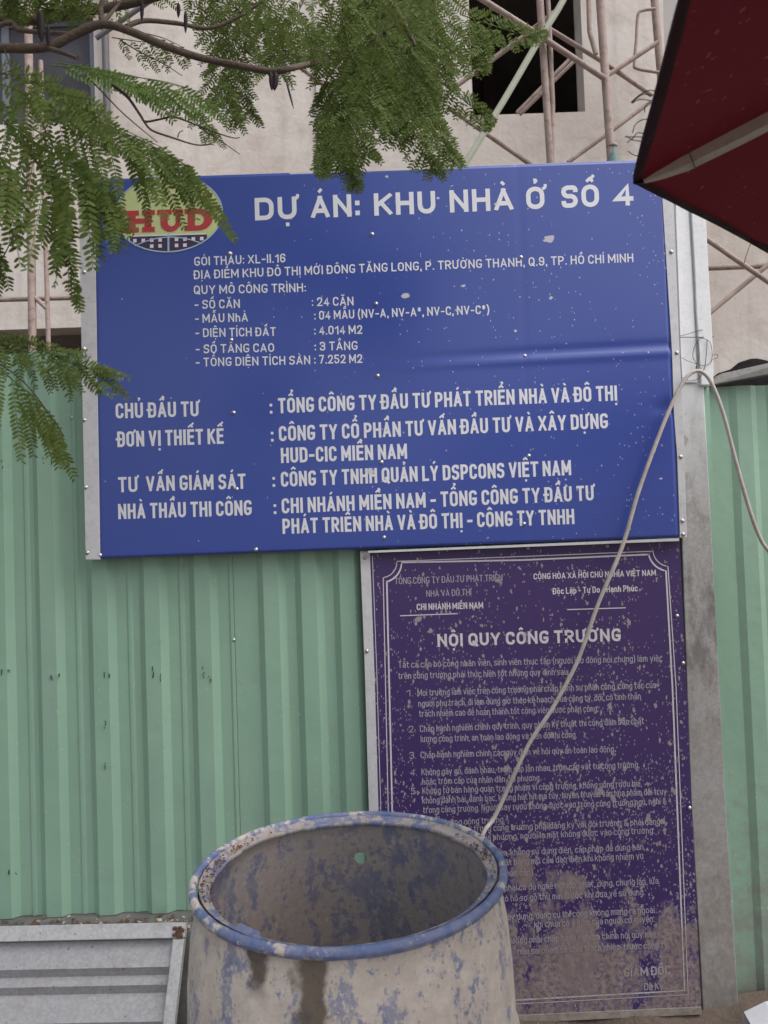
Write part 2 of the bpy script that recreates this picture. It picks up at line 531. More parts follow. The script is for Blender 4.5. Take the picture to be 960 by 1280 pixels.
TWIG = m_plain('dark twig', (0.05, 0.038, 0.032), 0.9, 0, 0.2, 30)
POD = m_plain('dry dark pod', (0.028, 0.02, 0.022), 0.7, 0, 0.3, 40)

# ------------------------------------------------------------------ ground
b = MB()
N = 40
def gx(i):
    u = (i / N - 0.5) * 2
    return math.copysign(abs(u) ** 4, u) * 600 + u * 3
vs = []
for j in range(N + 1):
    for i in range(N + 1):
        x, y = gx(i), gx(j) + 2.0
        near = math.exp(-((y - 2.5) ** 2) / 0.02) if y < 2.6 else 0
        vs.append((x, y, 0.012 * mnoise.noise(Vector((x * 2, y * 2, 0))) + 0.05 * near))
fs = [(j * (N + 1) + i, j * (N + 1) + i + 1, (j + 1) * (N + 1) + i + 1, (j + 1) * (N + 1) + i) for j in range(N) for i in range(N)]
b.add(vs, fs, True)
tag(b.build('ground', GROUND), kind='structure')

b = MB()
vs, fs = [], []
NB = 90
for i in range(NB + 1):
    x = -0.5 + 2.9 * i / NB
    for j, (y, z) in enumerate(((2.54, 0.085), (2.47, 0.075), (2.43, 0.055), (2.38, 0.032), (2.30, 0.012), (2.2, -0.02))):
        vs.append((x, y + .008 * mnoise.noise(Vector((x * 9, j, 0))), z * (1 + .35 * mnoise.noise(Vector((x * 6, j * .7, 2)))) + .008 * mnoise.noise(Vector((x * 30, j * 3, 5)))))
for i in range(NB):
    for j in range(5):
        fs.append((i * 6 + j, i * 6 + j + 1, i * 6 + j + 7, i * 6 + j + 6))
b.add(vs, fs, True)
tag(b.build('soil_bank', GROUND), kind='structure')

# ------------------------------------------------------------------ the unfinished house
HY = 5.7
hx0, hx1 = at(-700, 300, HY).x, at(1500, 300, HY).x
house = thing('unfinished_house', (0, HY, 0), 'unfinished house with raw cement plaster walls and dark empty window openings behind the fence', 'house')

def X(px, py): return at(px, py, HY).x
def Z(px, py): return at(px, py, HY).z
win = [  # x0, x1, z0, z1
    (X(589, 80), X(729, 80), Z(660, 142), Z(660, 142) + 1.7),
    (X(428, 80), X(548, 80), Z(500, 147), Z(500, 147) + 1.7),
    (X(-120, 80), X(118, 90), Z(60, 154), Z(60, 12)),
    (X(-560, 430), X(420, 430), 0.02, Z(70, 410)),
    (X(1020, 80), X(1160, 80), Z(660, 142), Z(660, 142) + 1.7),
]
def wall_holes(b, x0, x1, z0, z1, holes, y0, y1):
    xs = sorted(set([x0, x1] + [h[k] for h in holes for k in (0, 1)]))
    zs = sorted(set([z0, z1] + [h[k] for h in holes for k in (2, 3)]))
    full = {}
    for i in range(len(xs) - 1):
        for j in range(len(zs) - 1):
            cx, cz = (xs[i] + xs[i + 1]) / 2, (zs[j] + zs[j + 1]) / 2
            full[i, j] = not any(h[0] < cx < h[1] and h[2] < cz < h[3] for h in holes)
    for (i, j), v in full.items():
        if not v: continue
        a, c_, d, e = xs[i], xs[i + 1], zs[j], zs[j + 1]
        b.add([(a, y0, d), (c_, y0, d), (c_, y0, e), (a, y0, e)], [(0, 1, 2, 3)])
        b.add([(a, y1, d), (c_, y1, d), (c_, y1, e), (a, y1, e)], [(3, 2, 1, 0)])
        if not full.get((i - 1, j)): b.add([(a, y0, d), (a, y0, e), (a, y1, e), (a, y1, d)], [(0, 1, 2, 3)])
        if not full.get((i + 1, j)): b.add([(c_, y0, d), (c_, y1, d), (c_, y1, e), (c_, y0, e)], [(0, 1, 2, 3)])
        if not full.get((i, j - 1)): b.add([(a, y0, d), (a, y1, d), (c_, y1, d), (c_, y0, d)], [(0, 1, 2, 3)])
        if not full.get((i, j + 1)): b.add([(a, y0, e), (c_, y0, e), (c_, y1, e), (a, y1, e)], [(0, 1, 2, 3)])
b = MB()
wall_holes(b, hx0, hx1, 0, 9.5, win, HY, HY + 0.2)
b.build('front_wall', PLASTER, house)
b = MB()
b.box(hx0 + 0.01, hx0 + 0.2, HY + 0.205, HY + 8, 0, 9.49)
b.build('side_wall', PLASTER, house)
b = MB()
b.box(hx1 - 0.2, hx1 - 0.01, HY + 0.205, HY + 8, 0, 9.49)
b.build('side_wall', PLASTER, house)
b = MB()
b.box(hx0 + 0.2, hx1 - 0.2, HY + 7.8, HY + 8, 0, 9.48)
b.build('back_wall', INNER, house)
for z in (Z(70, 410) + 0.12, Z(70, 410) + 3.6):
    b = MB(); b.box(hx0 + 0.205, hx1 - 0.205, HY + 0.21, HY + 7.79, z, z + 0.12)
    b.build('floor_slab', SLAB, house)
b = MB(); b.box(hx0 - 0.3, hx1 + 0.3, HY - 0.3, HY + 8.3, 9.5, 9.65); b.build('roof', SLAB, house)
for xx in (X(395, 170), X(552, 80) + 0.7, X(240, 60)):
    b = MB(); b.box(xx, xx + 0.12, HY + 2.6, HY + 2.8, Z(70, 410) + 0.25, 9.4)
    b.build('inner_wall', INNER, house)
# window frame and pane in the left opening
w = win[2]
fr = MB()
for a, c_ in ((w[0], w[0] + 0.05), (w[1] - 0.07, w[1] - 0.002), ((w[0] + w[1]) / 2 - 0.03, (w[0] + w[1]) / 2 + 0.03)):
    fr.box(a + 0.002, c_, HY + 0.10, HY + 0.14, w[2] + 0.002, w[3] - 0.002)
fr.box(w[0] + 0.052, w[1] - 0.072, HY + 0.103, HY + 0.137, w[2] + 0.003, w[2] + 0.06)
fr.box(w[0] + 0.052, w[1] - 0.072, HY + 0.103, HY + 0.137, w[3] - 0.06, w[3] - 0.003)
FRM = m_plain('dull aluminium', (0.17, 0.185, 0.22), 0.5, 0.3, 0.1, 10)
fo = fr.build('window', FRM, house)
GL = NT('dusty dark glass')
GL.base(GL.mix(GL.map(GL.noise(4, 5), 0.35, 0.7), (0.04, 0.038, 0.048), (0.085, 0.08, 0.098)), 0.5, 0, 0.35)
pn = MB(); pn.box(w[0] + 0.01, w[1] - 0.01, HY + 0.115, HY + 0.12, w[2] + 0.01, w[3] - 0.01)
pn.build('pane', GL.done(), fo)
# pilaster edge
b = MB(); b.box(X(397, 160), X(404, 160), HY - 0.022, HY - 0.002, Z(70, 410) + 0.002, 9.48); b.build('pilaster', PLASTER, house)
b = MB(); b.tube([(X(135, 70), HY - 0.05, Z(137, 155)), (X(135, 70), HY - 0.05, 9.4)], 0.026, 12)
tag(b.build('drain_pipe', PIPE_D, base=(X(135, 70), HY - 0.05, Z(137, 155))), 'dark grey vertical pipe fixed to the house wall beside the left window', 'pipe')

# ------------------------------------------------------------------ scaffolding
SY = 4.9
GRP = 'scaffolding in front of the house'
def tubes(parent, name, segs, mat=PIPE, Y=SY):
    for pts, rpx in segs:
        b = MB()
        P = [at(q[0], q[1], Y + (q[2] if len(q) > 2 else 0)) for q in pts]
        b.tube(P, rpx / F0 * Y, 10)
        b.build(name, mat, parent)
sc1 = thing('scaffold_frame', (at(752, 200, SY).x, SY, 0), 'rusty tube scaffold with crossed braces in front of the dark window above the blue sign', 'scaffolding', GRP)
def down(px, py, rpx, px2, py2, Y=SY):
    """upright through two pixels, carried on up, and down to the ground"""
    p, q = at(px, py, Y), at(px2, py2, Y)
    d = (q - p).normalized()
    top = p - d * 0.6
    return top, q + d * ((q.z - 0.02) / -d.z)
for (x1, y1, x2, y2, r, dy) in ((675, 0, 688, 203, 4.6, 0), (750, 0, 763, 186, 5.2, 0), (818, 0, 829, 130, 5.0, 0.3)):
    b = MB(); a_, c_ = down(x1, y1, r, x2, y2, SY + dy)
    b.tube([a_, c_], r / F0 * SY, 12)
    b.build('upright', PIPE, sc1)
tubes(sc1, 'thin_tube', [([(684, -20), (688, 60), (691, 130), (690, 215)], 3.0), ([(735, -20), (737, 40), (745, 68)], 3.0)])
tubes(sc1, 'cross_brace', [
    ([(590, -9, -.05), (672, 43, -.05), (757, 99, -.05)], 3.6), ([(688, 37, .12), (755, 78, .12), (815, 119, .12)], 3.0),
    ([(548, 124, .06), (654, 46, .06), (692, 16, .06)], 3.2), ([(646, 141, .35), (716, 70, .35)], 2.6), ([(650, 143, .42), (720, 74, .42)], 2.6),
    ([(760, 94, .08), (822, 53, .08)], 3.0), ([(560, 134, .1), (664, 206, .1)], 3.0), ([(710, 203, .1), (760, 167, .1), (812, 128, .1)], 2.8),
    ([(330, 50, .1), (405, 106, .1)], 3.2)])
tubes(sc1, 'loop_rail', [(curve_pts([at(818, 12, SY + .25), at(803, 14, SY + .25), at(797, 20, SY + .25), at(795, 50, SY + .25), at(793, 80, SY + .25), at(797, 86, SY + .25), at(824, 90, SY + .25)], 18), 2.0)] if False else [])
b = MB()
b.tube(curve_pts([at(*q, SY + .25) for q in ((819, 11), (804, 13), (797.5, 19), (795.5, 50), (793, 79), (797, 86), (826, 91))], 24), 2.1 / F0 * SY, 8)
b.build('loop_rail', PIPE, sc1)
q = at(765, 183, SY)
b = MB(); b.lathe([(0.028, 0.0), (0.036, 0.004), (0.036, 0.018), (0.028, 0.022)], (q.x - .002, q.y, q.z - 0.01), 16)
b.build('collar', PIPE, sc1)
b = MB(); b.lathe([(0.027, 0.0), (0.029, -0.03), (0.052, -0.12), (0.052, -0.2), (0.03, -0.22)], (q.x + .003, q.y, q.z - 0.012), 16)
b.build('screw_jack', TEAL, sc1)
b = MB()
b.hexa([at(828, -20, SY + .35), at(845, -20, SY + .35), at(846, 140, SY + .35), at(833, 140, SY + .35)],
       [at(828, -20, SY + .40), at(845, -20, SY + .40), at(846, 140, SY + .40), at(833, 140, SY + .40)])
b.build('plank', m_plain('weathered board', (0.42, 0.39, 0.37), 0.8, 0, 0.1, 9), sc1)

sc2 = thing('scaffold_frame', (at(38, 400, SY).x, SY, 0), 'tube scaffold at the left edge with a level rail across its post', 'scaffolding', GRP)
for (x1, y1, x2, y2, r) in ((35, 0, 40.5, 420, 5.0), (54, 190, 60.5, 425, 2.9)):
    b = MB(); a_, c_ = down(x1, y1, r, x2, y2)
    b.tube([a_, c_], r / F0 * SY, 12); b.build('upright', PIPE, sc2)
tubes(sc2, 'rail', [([(-120, 378, .1), (100, 372, .1), (160, 370, .1)], 3.0)])
tubes(sc2, 'cross_brace', [([(44, 372), (59, 386)], 3.0)])
tubes(sc2, 'cross_brace', [([(120, 48, .1), (150, 27, .1), (215, -18, .1)], 3.2)], PIPE_D)
sc3 = thing('scaffold_frame', (at(1000, 300, SY).x, SY, 0), 'crossed scaffold tubes seen below the red umbrella at the right', 'scaffolding', GRP)
tubes(sc3, 'cross_brace', [([(860, 283), (960, 352), (1040, 407)], 3.2), ([(862, 412, .06), (960, 331, .06), (1040, 265, .06)], 3.0)])
tubes(sc3, 'rail', [([(860, 336, .12), (1060, 328, .12)], 3.6)])
for px in (1010,):
    b = MB(); a_, c_ = down(px - 5, 200, 5, px + 4, 420); b.tube([a_, c_], 5 / F0 * SY, 12); b.build('upright', PIPE, sc3)
# flat strap hanging down past the scaffold
P = curve_pts([at(x, y, SY - .15) for x, y in ((718, -40), (704, 0), (676, 46), (636, 115), (611, 156), (579, 208), (560, 235))], 24)
b = MB()
vs, fs = [], []
for i, p in enumerate(P):
    d = (P[min(i + 1, 24)] - P[max(i - 1, 0)]).normalized()
    s_ = d.cross(Vector((0, 1, 0))).normalized() * 0.020
    for dy in (0, 0.003):
        vs += [p + s_ + Vector((0, dy, 0)), p - s_ + Vector((0, dy, 0))]
for i in range(24):
    k = i * 4
    fs += [(k, k + 4, k + 5, k + 1), (k + 2, k + 3, k + 7, k + 6), (k, k + 2, k + 6, k + 4), (k + 1, k + 5, k + 7, k + 3)]
b.add(vs, fs, True)
tag(b.build('strap', STRAP, base=P[-1]), 'pale green flat strap running diagonally across the scaffold tubes above the sign', 'strap')

# dark pile behind the right fence
b = MB()
c0 = at(928, 452, 3.4)
vs, fs = [], []
for i in range(13):
    for k in range(24):
        a = 2 * math.pi * k / 24
        u = i / 12
        r = (0.015 + 0.125 * math.sqrt(u) + 0.9 * max(0, u - 0.3)) * (1 + 0.12 * mnoise.noise(Vector((math.cos(a) * 2, math.sin(a) * 2, u * 4))))
        vs.append((c0.x + 0.05 + r * math.cos(a) * 1.25, c0.y + r * math.sin(a) * 0.7, max(0.0, c0.z + 0.01 - (0.16 * u if u < .4 else 0.064 + (c0.z) * (u - .4) / .6))))
for i in range(12):
    for k in range(24):
        fs.append((i * 24 + k, i * 24 + (k + 1) % 24, (i + 1) * 24 + (k + 1) % 24, (i + 1) * 24 + k))
b.add(vs, fs, True)
b.add(vs[:24], [tuple(range(24))])
tag(b.build('covered_pile', BLACKT, base=(c0.x, c0.y, 0)), 'dark rounded heap showing just over the top of the right green fence', 'pile')

# ------------------------------------------------------------------ fences
FY = 2.50
def screw(parent, p, r=0.0045, washer=True, ax=-1):
    b = MB()
    y = p[1]
    prof = [(r * 1.5, 0), (r * 1.5, 0.0012), (r, 0.0014), (r * 0.95, 0.003), (r * 0.6, 0.0045), (0.0003, 0.005)]
    vs, fs = [], []
    n = 10
    for (rr, h) in prof:
        for k in range(n):
            a = 2 * math.pi * k / n
            vs.append((p[0] + rr * math.cos(a), y - h, p[2] + rr * math.sin(a)))
    for i in range(len(prof) - 1):
        for k in range(n):
            fs.append((i * n + k, i * n + (k + 1) % n, (i + 1) * n + (k + 1) % n, (i + 1) * n + k))
    b.add(vs, fs, True)
    b.build('screw', SCREW, parent)

def sheet(name, parent, x0, x1, ribs, z0, z1, yoff=0.0, lean=0.0, hk=1.0):
    """trapezoid ribbed steel sheet; ribs = x of rib centres at its foot"""
    prof = [(x0, 0)]
    for r_ in ribs:
        prof += [(r_ - 0.046, 0), (r_ - 0.024, 0.019), (r_ + 0.024, 0.019), (r_ + 0.046, 0)]
        # small stiffening swage between ribs
        prof += [(r_ + 0.080, 0), (r_ + 0.086, 0.004), (r_ + 0.094, 0.004), (r_ + 0.100, 0)]
    prof.append((x1, 0))
    prof = [p for p in prof if x0 - 1e-6 <= p[0] <= x1 + 1e-6]
    b = MB()
    vs, fs = [], []
    M = 24
    for j in range(M + 1):
        z = z0 + (z1 - z0) * j / M
        for (x, h) in prof:
            wv = 0.0022 * mnoise.noise(Vector((x * 5, z * 2.2, 1.3)))
            vs.append((x + lean * (z - z0), FY + yoff - h * hk + wv, z))
    K = len(prof)
    for j in range(M):
        for i in range(K - 1):
            fs.append((j * K + i, j * K + i + 1, (j + 1) * K + i + 1, (j + 1) * K + i))
    b.add(vs, fs)
    o = b.build(name, GREEN, parent)
    so = o.modifiers.new('thickness', 'SOLIDIFY'); so.thickness = 0.0015; so.offset = 0
    return o

ZT = at(75, 440, FY).z
ZB = at(120, 1141, FY).z
fence = thing('corrugated_fence', (at(300, 1100, FY).x, FY, 0), 'green corrugated steel fence behind the blue and purple boards', 'fence', 'green fence panels')
yy = 900
xs = at(309, yy, FY).x
sheet('fence_sheet', fence, at(-420, yy, FY).x, xs + 0.004, [at(q, yy, FY).x for q in (-380, -316, -252, -188, -124, -60, 4, 66, 131, 196, 259)], ZB, ZT)
sheet('fence_sheet', fence, xs - 0.03, at(905, yy, FY).x, [at(q, yy, FY).x for q in (345, 392, 440, 504, 568, 632, 696, 760, 824)], 0.03, ZT - 0.005, -0.0045)
b = MB()
for z in (0.9, 1.9):
    b.box(at(-420, yy, FY).x, at(905, yy, FY).x, FY + 0.012, FY + 0.05, z, z + 0.05)
b.build('back_rail', GALV_F, fence)
for px, py in ((328, 753), (90, 522), (292, 800), (200, 1120), (60, 1120)):
    screw(fence, at(px, py, FY - 0.006) if px > 309 else at(px, py, FY - 0.003), 0.005)
b = MB()
rnd = random.Random(4)
for px, py in ((3, 842), (11, 842), (64, 845), (73, 848), (129, 842), (137, 846), (192, 845), (201, 848), (254, 845), (262, 846), (192, 838), (254, 838), (12, 1094), (20, 1096), (131, 905), (132, 955), (55, 575), (63, 577), (2, 580)):
    for k in range(2):
        p = at(px + rnd.uniform(-1.5, 1.5), py + rnd.uniform(-5, 5), FY - 0.0225)
        h, w_ = rnd.uniform(0.002, 0.008), rnd.uniform(0.0006, 0.0013)
        b.box(p.x - w_, p.x + w_, p.y, p.y + 0.002, p.z - h, p.z + h)
b.build('scuff_mark', MARK, fence)

ZR = at(920, 483, FY + .06).z
fence2 = thing('corrugated_fence', (at(1000, 900, FY).x, FY, 0), 'dusty green corrugated fence panel to the right of the steel post', 'fence', 'green fence panels')
sheet('fence_sheet', fence2, at(880, 1240, FY).x - 0.02, at(1500, 900, FY).x, [at(q, 900, FY).x for q in (958, 1040, 1122, 1204, 1286, 1368)], 0.0, ZR, 0.06, 0.0, 0.6)
b = MB()
for z in (0.5, 1.5):
    b.box(at(915, 900, FY).x, at(1500, 900, FY).x, FY + 0.072, FY + 0.11, z, z + 0.05)
b.build('back_rail', GALV_F, fence2)
b = MB()
p0, p1 = at(886, 480, FY + .02), at(1030, 446, FY - .05)
a0, a1 = at(902, 473, FY + .02), at(1030, 440, FY - 0.05)
hh = Vector((0, 0, 0.020)); dd = Vector((0, 0.05, 0))
b.hexa([p0 - hh * .2, p1 - hh, p1 + hh, a0 + hh * .8], [p0 - hh * .2 + dd, p1 - hh + dd, p1 + hh + dd, a0 + hh * .8 + dd])
tag(b.build('steel_bar', STEELB, base=p0), 'grey steel bar lying tilted across the top edge of the right green fence', 'bar')

# concrete ledge under the left sheet
b = MB()
lx0, lx1 = at(-420, 1150, FY).x, at(455, 1150, FY - .05).x
b.box(lx0, lx1, FY - 0.12, FY + 0.10, 0, ZB - 0.004)
ledge = b.build('concrete_ledge', CONC, base=(lx0, FY, 0), bevel=0.008)
tag(ledge, 'low dirty concrete ledge along the foot of the left green fence', 'ledge')
b, b2 = MB(), MB()
rnd = random.Random(11)
for k in range(420):
    x = rnd.uniform(at(-60, 1150, FY).x, at(250, 1150, FY).x)
    y = FY - 0.118 + abs(rnd.gauss(0, 0.035))
    if y > FY - 0.01: continue
    s_ = rnd.uniform(0.002, 0.008)
    a = rnd.uniform(0, 6.28)
    u = Vector((math.cos(a), math.sin(a), rnd.uniform(-.2, .5))) * s_
    v = Vector((-math.sin(a), math.cos(a), rnd.uniform(-.2, .5))) * s_ * rnd.uniform(.3, .9)
    c_ = Vector((x, y, ZB + 0.001 + rnd.uniform(0, 0.005)))
    (b if rnd.random() < .75 else b2).hexa([c_ - u - v, c_ + u - v, c_ + u + v, c_ - u + v], [q + Vector((0, 0, .0015)) for q in (c_ - u - v, c_ + u - v, c_ + u + v, c_ - u + v)])
tag(b.build('leaf_litter', LITTER), 'brown rust flakes and dry litter scattered along the concrete ledge', 'litter', kind='stuff')
tag(b2.build('cement_crumbs', FLAKE), 'pale cement crumbs scattered along the concrete ledge', 'crumbs', kind='stuff')

# ------------------------------------------------------------------ post
def quadbar(b, rows, Yf, th):
    """rows: [(y, xl, xr)] in pixels on plane Yf"""
    for (ya, l0, r0), (yb, l1, r1) in zip(rows[:-1], rows[1:]):
        b.plate([at(l0, ya, Yf), at(r0, ya, Yf), at(r1, yb, Yf), at(l1, yb, Yf)], th)
def strip(name, mat, parent, rows, Yf, th, bevel=0):
    b = MB()
    n = len(rows)
    fr_ = [(at(l, y, Yf), at(r, y, Yf)) for y, l, r in rows]
    vs = []
    for l, r in fr_: vs += [l, r, r + Vector((0, th, 0)), l + Vector((0, th, 0))]
    fs = [(0, 1, 2, 3), (4 * n - 1, 4 * n - 2, 4 * n - 3, 4 * n - 4)]
    for i in range(n - 1):
        for k in range(4):
            fs.append((4 * i + k, 4 * i + (k + 1) % 4, 4 * i + 4 + (k + 1) % 4, 4 * i + 4 + k))
    b.add(vs, fs)
    return b.build(name, mat, parent, bevel)
PY = 2.465
post = thing('steel_post', (at(903, 1290, PY).x, PY, 0), 'tall steel post, white above and mud stained below, between the two green fences', 'post')
strip('column', POSTM, post, [(190, 839, 868), (485, 848, 880), (690, 853, 891), (1000, 863.5, 907), (1285, 880.5, 925)], PY, 0.09, 0.003)
strip('side_channel', WHITEP, post, [(190, 861, 879), (270, 865, 882.5), (340, 869, 886), (392, 871, 889), (450, 875, 892), (481, 877, 892)], PY - 0.016, 0.05, 0.002)
strip('upper_flange', WHITEP, post, [(190, 843, 857), (270, 845, 861), (350, 848, 865.5), (440, 851, 870), (478, 853, 872)], PY - 0.008, 0.006, 0.001)
# ------------------------------------------------------------------ text
import unicodedata
_O = [(0, 0), (1, 0), (1, 1), (0, 1)]
GL_W = dict(A=.60, B=.55, C=.52, D=.55, E=.47, F=.45, G=.54, H=.56, I=.0, J=.42, K=.56, L=.44, M=.74, N=.58, O=.56, P=.53, Q=.56, R=.54, S=.51, T=.52,
            U=.55, V=.58, W=.84, X=.58, Y=.57, Z=.5, a=.44, b=.45, c=.42, d=.45, e=.45, f=.30, g=.45, h=.43, i=.0, j=.2, k=.43, l=.0, m=.70, n=.43, o=.46,
            p=.45, q=.45, r=.28, s=.41, t=.30, u=.43, v=.46, w=.66, x=.44, y=.46, z=.4)
for _d in '0123456789': GL_W[_d] = .5
GL_W.update({'1': .28, '-': .30, ':': .0, '.': .0, ',': .0, '(': .16, ')': .16, '*': .3, '&': .62, ' ': .0})
# strokes on a unit cell; a third value 0 keeps that corner sharp
GL_S = {
    'A': [[(0, 0), (.5, 1)], [(1, 0), (.5, 1)], [(.2, .27), (.8, .27)]],
    'B': [[(0, .52), (0, 1, 0), (.94, 1), (.94, .52), (0, .52)], [(0, .52), (1, .52), (1, 0), (0, 0, 0), (0, .52)]],
    'C': [[(1, .80), (1, 1), (0, 1), (0, 0), (1, 0), (1, .20)]],
    'D': [[(0, 0, 0), (1, 0), (1, 1), (0, 1, 0), 'c']],
    'E': [[(1, 1), (0, 1, 0), (0, 0, 0), (1, 0)], [(0, .52), (.88, .52)]],
    'F': [[(1, 1), (0, 1, 0), (0, 0)], [(0, .5), (.88, .5)]],
    'G': [[(1, .86), (1, 1), (0, 1), (0, 0), (1, 0), (1, .43, 0), (.62, .43)]],
    'H': [[(0, 0), (0, 1)], [(1, 0), (1, 1)], [(0, .52), (1, .52)]],
    'I': [[(0, 0), (0, 1)]], 'J': [[(1, 1), (1, 0), (0, 0), (0, .3)]],
    'K': [[(0, 0), (0, 1)], [(1, 1), (.05, .44)], [(.34, .6), (1, 0)]],
    'L': [[(0, 1), (0, 0, 0), (1, 0)]],
    'M': [[(0, 0), (0, 1)], [(1, 0), (1, 1)], [(.02, 1), (.5, .25)], [(.98, 1), (.5, .25)]],
    'N': [[(0, 0), (0, 1)], [(1, 0), (1, 1)], [(.02, 1), (.98, 0)]],
    'O': [_O + ['c']], 'Q': [_O + ['c'], [(.58, .26), (1.05, -.08)]],
    'P': [[(0, 0), (0, 1, 0), (1, 1), (1, .43), (0, .43)]],
    'R': [[(0, 0), (0, 1, 0), (1, 1), (1, .46), (0, .46)], [(.45, .46), (1, 0)]],
    'S': [[(1, .86), (1, 1), (0, 1), (0, .52), (1, .52), (1, 0), (0, 0), (0, .14)]],
    'T': [[(0, 1), (1, 1)], [(.5, 1), (.5, 0)]], 'U': [[(0, 1), (0, 0), (1, 0), (1, 1)]],
    'V': [[(0, 1), (.5, 0)], [(1, 1), (.5, 0)]], 'W': [[(0, 1), (.27, 0)], [(.27, 0), (.5, .9)], [(.5, .9), (.73, 0)], [(.73, 0), (1, 1)]],
    'X': [[(0, 1), (1, 0)], [(1, 1), (0, 0)]], 'Y': [[(0, 1), (.5, .42)], [(1, 1), (.5, .42)], [(.5, .46), (.5, 0)]],
    'Z': [[(0, 1), (1, 1, 0), (0, 0, 0), (1, 0)]],
    '0': [_O + ['c']], '1': [[(1, 0), (1, 1, 0), (0, .74)]], '2': [[(0, .74), (0, 1), (1, 1), (1, .55), (0, 0, 0), (1, 0)]],
    '3': [[(0, .8), (0, 1), (1, 1), (1, .53), (.35, .53)], [(.35, .53), (1, .53), (1, 0), (0, 0), (0, .2)]],
    '4': [[(.76, 0), (.76, 1, 0), (0, .26, 0), (1.02, .26)]],
    '5': [[(.95, 1), (.06, 1, 0), (.06, .58, 0), (1, .58), (1, 0), (0, 0), (0, .2)]],
    '6': [[(1, .8), (1, 1), (0, 1), (0, 0), (1, 0), (1, .56), (0, .56)]], '7': [[(0, 1), (1, 1, 0), (.35, 0)]],
    '8': [[(0, 0), (1, 0), (1, .52), (0, .52), 'c'], [(.04, .52), (.96, .52), (.96, 1), (.04, 1), 'c']],
    '9': [[(0, .2), (0, 0), (1, 0), (1, 1), (0, 1), (0, .44), (1, .44)]],
    '-': [[(0, .42), (1, .42)]], ':': [[(0, .06), (0, .07)], [(0, .62), (0, .63)]], '.': [[(0, 0), (0, .01)]], ',': [[(0, .03), (-.2, -.16)]],
    '(': [[(1, 1.1), (0, .8), (0, .1), (1, -.2)]], ')': [[(0, 1.1), (1, .8), (1, .1), (0, -.2)]],
    '*': [[(.5, 1), (.5, .62)], [(.1, .92), (.9, .70)], [(.9, .92), (.1, .70)]],
    '&': [[(1, 0), (.15, .78), (.3, 1), (.65, 1), (.72, .75), (0, .3), (.1, 0), (.6, 0), (1, .45)]],
    'a': [[(.06, .86), (.1, 1), (1, 1), (1, 0)], [(1, .58), (0, .58), (0, 0), (1, 0)]], 'b': [[(0, 1.4), (0, 0)], [(0, 0), (1, 0), (1, 1), (0, 1)]],
    'c': [[(1, .84), (1, 1), (0, 1), (0, 0), (1, 0), (1, .16)]], 'd': [[(1, 1.4), (1, 0)], [(1, 0), (0, 0), (0, 1), (1, 1)]],
    'e': [[(0, .52), (1, .52, 0), (1, 1), (0, 1), (0, 0), (1, 0), (1, .1)]], 'f': [[(.3, 0), (.3, 1.4), (1, 1.4)], [(0, 1), (1, 1)]],
    'g': [[(1, 1), (1, -.4), (0, -.4), (0, -.25)], [(1, 0), (0, 0), (0, 1), (1, 1)]], 'h': [[(0, 1.4), (0, 0)], [(0, 1), (1, 1), (1, 0)]],
    'i': [[(0, 0), (0, 1)], [(0, 1.42), (0, 1.44)]], 'j': [[(1, 1), (1, -.4), (0, -.4)], [(1, 1.42), (1, 1.44)]],
    'k': [[(0, 1.4), (0, 0)], [(1, 1), (.05, .42)], [(.35, .6), (1, 0)]], 'l': [[(0, 0), (0, 1.4)]],
    'm': [[(0, 1), (0, 0)], [(0, 1), (.5, 1), (.5, 0)], [(.5, 1), (1, 1), (1, 0)]], 'n': [[(0, 1), (0, 0)], [(0, 1), (1, 1), (1, 0)]],
    'o': [_O + ['c']], 'p': [[(0, 1), (0, -.4)], [(0, 0), (1, 0), (1, 1), (0, 1)]], 'q': [[(1, 1), (1, -.4)], [(1, 0), (0, 0), (0, 1), (1, 1)]],
    'r': [[(0, 1), (0, 0)], [(0, .7), (0, 1), (1, 1)]], 's': [[(1, .88), (1, 1), (0, 1), (0, .52), (1, .52), (1, 0), (0, 0), (0, .12)]],
    't': [[(.3, 1.32), (.3, 0), (1, 0)], [(0, 1), (1, 1)]], 'u': [[(0, 1), (0, 0), (1, 0)], [(1, 1), (1, 0)]],
    'v': [[(0, 1), (.5, 0)], [(1, 1), (.5, 0)]], 'w': [[(0, 1), (.27, 0)], [(.27, 0), (.5, .9)], [(.5, .9), (.73, 0)], [(.73, 0), (1, 1)]],
    'x': [[(0, 1), (1, 0)], [(1, 1), (0, 0)]], 'y': [[(0, 1), (.52, 0)], [(1, 1), (.3, -.4)]], 'z': [[(0, 1), (1, 1, 0), (0, 0, 0), (1, 0)]],
}
